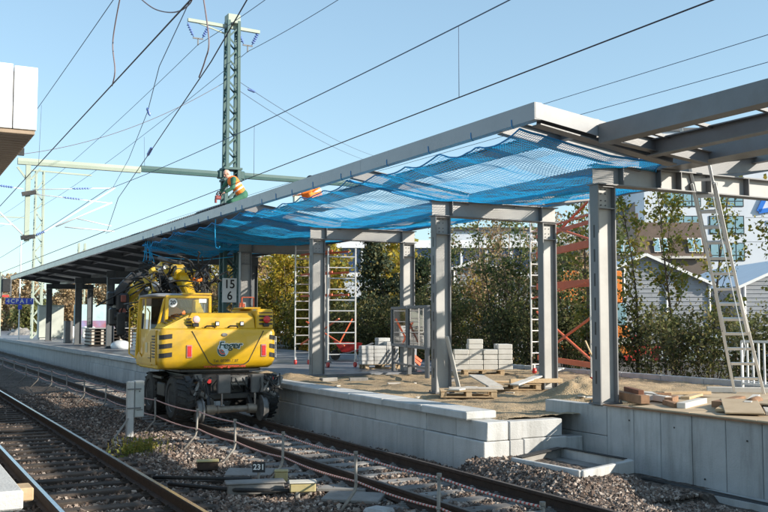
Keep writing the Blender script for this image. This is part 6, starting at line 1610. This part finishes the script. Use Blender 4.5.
build_each(m, 'letter_block', mat('grey_blue_letters',(0.2,0.26,0.36),(0.25,0.31,0.4),2,.5), ob)
m = MB(); lbox(m, T, q, 5.9, 13, -.05, -.004, 12.3, 12.42); m.build('blue_line', mat('line_blue',(0.1,0.25,0.5),(0.12,0.28,0.55),2,.5), ob)

# brown mansard house (px 618-705, depth ~80)
cx, cy = 58.2, 59.4; T, q = frame_at(cx, cy)
hs = thing('house', 'house with brown tiled mansard roof, skylights and dark gabled wing', 'building', (cx, cy, -.3))
m = MB(); lbox(m, T, q, -6.5, 3.6, 0, 10, -.4, 7.6); m.build('wall', mat('brown_render',(0.11,0.085,0.07),(0.15,0.12,0.1),.6,.8), hs)
m = MB()
a = [T(-2.6,-.3,7.55), T(3.9,-.3,7.55), T(3.3,1.2,10.6), T(-2.0,1.2,10.6), T(-2.6,10,7.55), T(3.9,10,7.55), T(3.3,8.5,10.6), T(-2.0,8.5,10.6)]
m.add(a, [(0,1,2,3),(1,5,6,2),(5,4,7,6),(4,0,3,7),(3,2,6,7)]); fixn(m.build('mansard_roof', tilebrown, hs))
m = MB(); lbox(m, T, q, -2.3, 3.5, -.45, -.31, 7.4, 7.6); build_each(m, 'eaves', wood_w, hs)
m = MB(); a = [T(-7.2,-.2,7.2), T(-2.5,-.2,7.2), T(-2.5,-.2,12.2), T(-3.2,-.2,11.2), T(-7.2,10,7.2), T(-2.5,10,7.2), T(-2.5,10,12.2), T(-3.2,10,11.2), T(-7.2,-.2,8.3), T(-7.2,10,8.3)]
m.add(a, [(0,1,2,3,8),(9,7,6,5,4),(0,8,9,4),(8,3,7,9),(3,2,6,7),(1,5,6,2)]); fixn(m.build('gable_wing', slate, hs))
def sky_(a0, z0, w=.8, hh=1.3, tl=True):
    m = MB(); dz = hh; s = .4
    o0 = -.36+(z0-7.55)*s
    pts = [T(a0,o0,z0), T(a0+w,o0,z0), T(a0+w,o0+dz*s,z0+dz), T(a0,o0+dz*s,z0+dz)]; g_ = (T(0,-.06,.02)-T(0,0,0))
    m.add([p_+g_ for p_ in pts], [(0,1,2,3)]); return m
for k, (a0, z0) in enumerate(((-.9,8.0),(-.25,8.0),(2.0,8.0),(2.65,8.0))):
    sk = sky_(a0-.05, z0-.06, .54, 1.22).build('skylight', white, hs); 
    m = sky_(a0, z0, .44, 1.08); m.v = [tuple(Vector(v)+(T(0,-.02,0)-T(0,0,0))) for v in m.v]; m.build('pane', window_b, sk)
for a0 in (-6.8,-5.9,-4.2,-3.4):
    m = MB(); lbox(m, T, q, a0-.06, a0+.7, -.28, -.21, 7.75, 8.95); wk_ = m.build('window', white, hs)
    m = MB(); lbox(m, T, q, a0, a0+.64, -.30, -.282, 7.83, 8.87); m.build('pane', window_b, wk_)
m = MB(); lbox(m, T, q, -2.0, -1.4, 3, 3.6, 10.55, 11.6, .03); m.build('chimney', tilebrown, hs)

# tent halls
def tent(cx, cy, w, eave, ridge, label, dep=16, turn=0.0):
    T, q = frame_at(cx, cy, turn); t = thing('tent_hall', label, 'tent', (cx, cy, -.3), 'white tent halls behind the hedge')
    h = w/2
    m = MB(); m.add([T(-h,0,-.4),T(h,0,-.4),T(h,0,eave),T(0,0,ridge),T(-h,0,eave)], [(0,1,2,3,4)])
    m.add([T(-h,dep,-.4),T(-h,0,-.4),T(-h,0,eave),T(-h,dep,eave)], [(0,1,2,3)]); m.add([T(h,dep,-.4),T(h,0,-.4),T(h,0,eave),T(h,dep,eave)], [(3,2,1,0)]); m.build('wall', greyboard, t)
    m = MB(); z = .2
    while z < eave+ (ridge-eave)*.8:
        hw = h if z < eave else h*(ridge-z)/(ridge-eave); lbox(m, T, q, -hw+.05, hw-.05, -.035, -.003, z, z+.04); z += .24
    m.build('board_joints', mat('light_joint',(0.33,0.345,0.37),(0.38,0.395,0.42),2,.7), t)
    m = MB(); e = .35
    for s in (-1, 1):
        m.add([T(0,-e,ridge+.06),T(s*(h+e),-e,eave-(ridge-eave)*e/h+.06),T(s*(h+e),dep,eave-(ridge-eave)*e/h+.06),T(0,dep,ridge+.06)], [(0,1,2,3) if s < 0 else (3,2,1,0)])
    m.build('roof', membrane, t); m = MB()
    for s in (-1,1): m.bar(T(0,-e,ridge), T(s*(h+e),-e,eave-(ridge-eave)*e/h), .06, .16)
    for s in (-1,-.33,.33,1): m.bar(T(s*(h-.08),-.08,-.3), T(s*(h-.08),-.08,eave+(ridge-eave)*(1-abs(s))-.05), .09, .08)
    m.build('frame', white, t)
tent(38.2, 40.6, 7.4, 4.3, 5.95, 'white roofed tent hall with grey board gable behind the poplar saplings')
tent(47.4, 37.2, 7.4, 4.3, 5.95, 'second white roofed tent hall with grey gable at the right picture edge')
tent(30.0, 45.5, 7.6, 4.4, 5.6, 'third white tent hall, mostly hidden behind the dark hedge trees')
# blue glazed hall far left of these
cx, cy = 43.5, 72; T, q = frame_at(cx, cy)
bh = thing('glazed_hall', 'dark blue glazed hall with white frame seen above the pine and the display cases', 'building', (cx, cy, -.3))
m = MB(); lbox(m, T, q, -9, 9, 0, 14, -.4, 8.6); m.build('facade', blueglass, bh)
m = MB(); lbox(m, T, q, -9.3, 9.3, -.3, 14.3, 8.62, 9.3)
for k in range(9): lbox(m, T, q, -9+k*2.2, -8.8+k*2.2, -.12, -.004, -.3, 8.6)
lbox(m, T, q, -9, 9, -.10, -.003, 4.0, 4.2); m.build('frame', white_c, bh)
m = MB(); lbox(m, T, q, -4.5, 0, -.2, -.13, 4.5, 7.4); m.build('dark_bay', blackp, bh)
cx, cy = 38, 56; T, q = frame_at(cx, cy)
wh = thing('white_hall', 'long low white hall wall behind the hedge left of the red braces', 'building', (cx, cy, -.3))
m = MB(); lbox(m, T, q, -11, 9, 0, 10, -.4, 5.3); m.build('wall', wallw, wh); m = MB(); lbox(m, T, q, -11.3, 9.3, -.3, 10.3, 5.32, 5.6); m.build('roof', membrane, wh)
m = MB()
for k in range(7): lbox(m, T, q, -10+k*2.8, -8.6+k*2.8, -.06, -.004, 2.6, 3.9)
build_each(m, 'window', window_m, wh)
cx, cy = 64, 86; T, q = frame_at(cx, cy)
b3 = thing('grey_block', 'pale blue grey building far behind the willow trees', 'building', (cx, cy, -.3))
m = MB(); lbox(m, T, q, -10, 6, 0, 12, -.4, 12.2); m.build('wall', wallw, b3); m = MB(); lbox(m, T, q, -10.3, 6.3, -.3, 12.3, 12.22, 12.6); m.build('roof', slate, b3)
for z in (3, 6, 9):
    for k in range(5):
        m = MB(); lbox(m, T, q, -9+k*3, -7.2+k*3, -.06, -.004, z, z+1.7); m.build('window', window_b, b3)
cx, cy = 60, 160; T, q = frame_at(cx, cy)
b4 = thing('apartment_building', 'far flat roofed building behind the boom of the excavator', 'building', (cx, cy, -.3))
m = MB(); lbox(m, T, q, -12, 12, 0, 14, -.4, 13); m.build('wall', wallw, b4); m = MB(); lbox(m, T, q, -12.3, 12.3, -.3, 14.3, 13.02, 13.5); m.build('roof', slate, b4)
for z in (1.5, 4.5, 7.5, 10.3):
    for k in range(6):
        m = MB(); lbox(m, T, q, -11+k*3.8, -9+k*3.8, -.06, -.004, z, z+1.6); m.build('window', window_m, b4)

# vehicles behind the hedge
def car(cx, cy, label, paint, turn=0.0, van=False):
    T, q = frame_at(cx, cy, turn); root = thing('parked_car', label, 'car', (cx, cy, .1))
    z0 = .1
    prof = [(-2.1,.35),(-2.15,.7),(-1.95,.95),(-1.2,1.02),(-.6,1.45),(.9,1.5),(1.6,1.05),(2.1,.95),(2.15,.5),(2.05,.33)] if not van else [(-2.4,.35),(-2.45,.9),(-2.1,1.15),(-1.6,1.95),(2.4,2.0),(2.45,.4)]
    rings = []
    for b, sc in ((-.85,.86),(-.78,1),(.78,1),(.85,.86)):
        rings.append([T(a*(.985 if sc < 1 else 1), b, z0+(zz-.65)*(.93 if sc < 1 else 1)+.65) for a, zz in prof])
    m = MB(); m.loft(rings); fixn(m.build('body', paint, root))
    m = MB()
    if van: lbox(m, T, q, -1.5, -.5, -.87, -.853, z0+1.2, z0+1.8)
    else:
        for (a0, a1, b0, b1) in ((-.95,.05,-.5,.05),(.1,1.3,.1,.95)):
            m.add([T(a0,-.862,z0+1.0),T(a1,-.862,z0+1.0),T(b1,-.845,z0+1.36),T(b0,-.845,z0+1.36)], [(0,1,2,3)])
    m.build('window', window_m, root)
    for a in (-1.35, 1.35):
        for b in (-.9, .72):
            m = MB(); m.lathe(T(a,b,z0+.32), T(0,1,0)-T(0,0,0), [(0,.18),(0,.31),(.03,.33),(.15,.33),(.18,.31),(.18,.18)], 20); w = m.build('wheel', black, root)
            m = MB(); m.lathe(T(a,b-.005,z0+.32), T(0,1,0)-T(0,0,0), [(.0,.04),(.0,.19),(.03,.2)], 16); m.build('rim', galv, w)
    for a in (-2.12, 2.12):
        for b in (-.6, .6):
            m = MB(); lbox(m, T, q, a-.03, a+.03, b-.15, b+.15, z0+.68, z0+.82); m.build('headlight' if a < 0 else 'tail_light', white if a < 0 else lamp_r, root)
    return root
silver = mat('silver_car_paint', (0.45,0.5,0.56), (0.52,0.57,0.63), 2, .25, .4, coat=.5)
car(33.0, 31.6, 'silver blue car half hidden by the dark hedge below the ladder', silver)
car(29.5, 33.6, 'red car glimpsed through the poplar saplings', mat('red_car_paint', (0.4,0.03,0.03), (0.46,0.045,0.04), 2, .25, coat=.5))
car(36.5, 28.6, 'pale blue car behind the hedge at the right picture edge', mat('pale_blue_car_paint', (0.4,0.5,0.6), (0.45,0.55,0.66), 2, .25, coat=.5))
car(31.2, 38.0, 'white van behind the poplar saplings', white, van=True)
# orange truck
T, q = frame_at(27.6, 33.4); tk = thing('truck', 'orange truck with pale cab windows right of the first canopy column, behind saplings', 'truck', (27.6, 33.4, .1))
m = MB(); lbox(m, T, q, -1.8, 1.6, -1.1, 1.1, 3.0, 4.4, .05); m.build('load_box', orange_p, tk)
m = MB(); lbox(m, T, q, -1.7, 1.9, -1.05, 1.05, .7, 2.0, .1); m.build('body', orange_p, tk)
m = MB(); lbox(m, T, q, -1.6, 1.8, -1.0, 1.0, 2.0, 2.99, .05); m.build('cab_windows', window_b, tk)
m = MB(); lbox(m, T, q, -1.75, 1.95, -1.09, -1.051, 1.2, 1.5); m.build('stripe', white, tk)
for a in (-1.0, 1.2):
    m = MB(); m.lathe(T(a,-1.1,.55), T(0,1,0)-T(0,0,0), [(0,.2),(0,.42),(.05,.45),(.25,.45),(.28,.2)], 20); m.build('wheel', black, tk)
# white railing at the right, behind the ladder
rl = thing('railing', 'white metal railing with vertical bars at the right picture edge behind the ladder', 'railing', (17.0, 12.5, .7))
m = MB(); m.bar((17.15,15.2,1.78),(16.4,8.0,1.82),.06,.05); m.build('top_rail', white, rl)
m = MB(); m.bar((17.15,15.2,.84),(16.4,8.0,.84),.05,.05); m.build('bottom_rail', white, rl)
for k in range(44):
    t = k/43; x = 17.15-.75*t; y = 15.2-7.2*t; big = k % 8 == 0
    m = MB(); m.bb(x-.012*(2 if big else 1), x+.012*(2 if big else 1), y-.02, y+.02, .6 if big else .86, 1.78); m.build('post' if big else 'bar', white, rl)
# far left platform clutter
cn = thing('container', 'white and blue container seen between the far columns', 'container', (22, 110, -.2)); MB().cbb(19.5,24.5,110,112.5,-.2,4.0,.04).build('box', mat('pale_turquoise',(0.35,0.5,0.52),(0.42,0.57,0.58),1,.6,dirt=.3), cn); m = MB(); m.cbb(19.4,24.6,109.85,109.98,-.2,2.2,.02); m.build('painted_wall', mat('graffiti_wall',(0.3,0.1,0.11),(0.2,0.24,0.45),.9,.7), cn)
o = grid(lambda x, y: -.5+1.9*math.exp(-((x-13)**2+(y-105)**2)/4.5)*(1+.3*fbm(x, y, 1.4)), lin(8.5, 17.5, 40), lin(101, 109, 40))
tag(o.build('rubble_heap', conc_d), 'heap of earth and rubble behind the station sign', 'heap')
sh = thing('shelter', 'small white hut at the left edge of the distant platform', 'hut', (6.3, 95, -.3)); MB().cbb(6.2,7.6,100,103,-.3,3.2,.03).build('wall', white, sh); MB().cbb(6.0,7.8,99.8,103.2,3.21,3.4,.03).build('roof', steel_d, sh)
# ================================================================== CAMERA, LIGHT, SKY
cam = bpy.data.cameras.new('camera'); co = bpy.data.objects.new('camera', cam); COL.objects.link(co)
cam.sensor_width = 36; cam.lens = 950/768*36; cam.clip_end = 6000; cam.clip_start = .1
co.location = (0, 0, 2.26); th, pt = R(27.893), R(3.854)
d = Vector((math.sin(th)*math.cos(pt), math.cos(th)*math.cos(pt), math.sin(pt)))
co.rotation_euler = d.to_track_quat('-Z', 'Y').to_euler(); S.camera = co
EL, AZ = R(23), R(138)     # azimuth clockwise from +Y
sd = Vector((math.sin(AZ)*math.cos(EL), math.cos(AZ)*math.cos(EL), math.sin(EL)))
sl = bpy.data.lights.new('sun', 'SUN'); sl.energy = 8.0; sl.angle = R(.5); sl.color = (1, .91, .78)
so = bpy.data.objects.new('sun', sl); COL.objects.link(so); so.rotation_euler = sd.to_track_quat('Z', 'Y').to_euler(); so.location = (30, -20, 40)
w = bpy.data.worlds.new('World'); S.world = w; w.use_nodes = True; nt = w.node_tree; N = nt.nodes; L = nt.links
sk = N.new('ShaderNodeTexSky'); sk.sky_type = 'NISHITA'; sk.sun_disc = False; sk.sun_elevation = EL; sk.sun_rotation = AZ
sk.altitude = 400; sk.air_density = 1.0; sk.dust_density = .8; sk.ozone_density = 1.2
def mulnode(a, c):
    n = N.new('ShaderNodeMixRGB'); n.blend_type = 'MULTIPLY'; n.inputs['Fac'].default_value = 1; n.inputs['Color2'].default_value = (*c, 1); L.new(a, n.inputs['Color1']); return n.outputs['Color']
gm = N.new('ShaderNodeGamma'); gm.inputs['Gamma'].default_value = .62; L.new(mulnode(sk.outputs['Color'], (.22, .22, .22)), gm.inputs['Color'])
bg = N['Background']; bg.inputs['Strength'].default_value = .16; L.new(mulnode(gm.outputs['Color'], (4.75, 5.75, 6.1)), bg.inputs['Color'])
S.view_settings.view_transform = 'Standard'; S.view_settings.look = 'None'; S.view_settings.exposure = 0; S.view_settings.gamma = 1
S.render.engine = 'CYCLES'; S.cycles.use_denoising = True; S.cycles.max_bounces = 6; S.cycles.transparent_max_bounces = 12
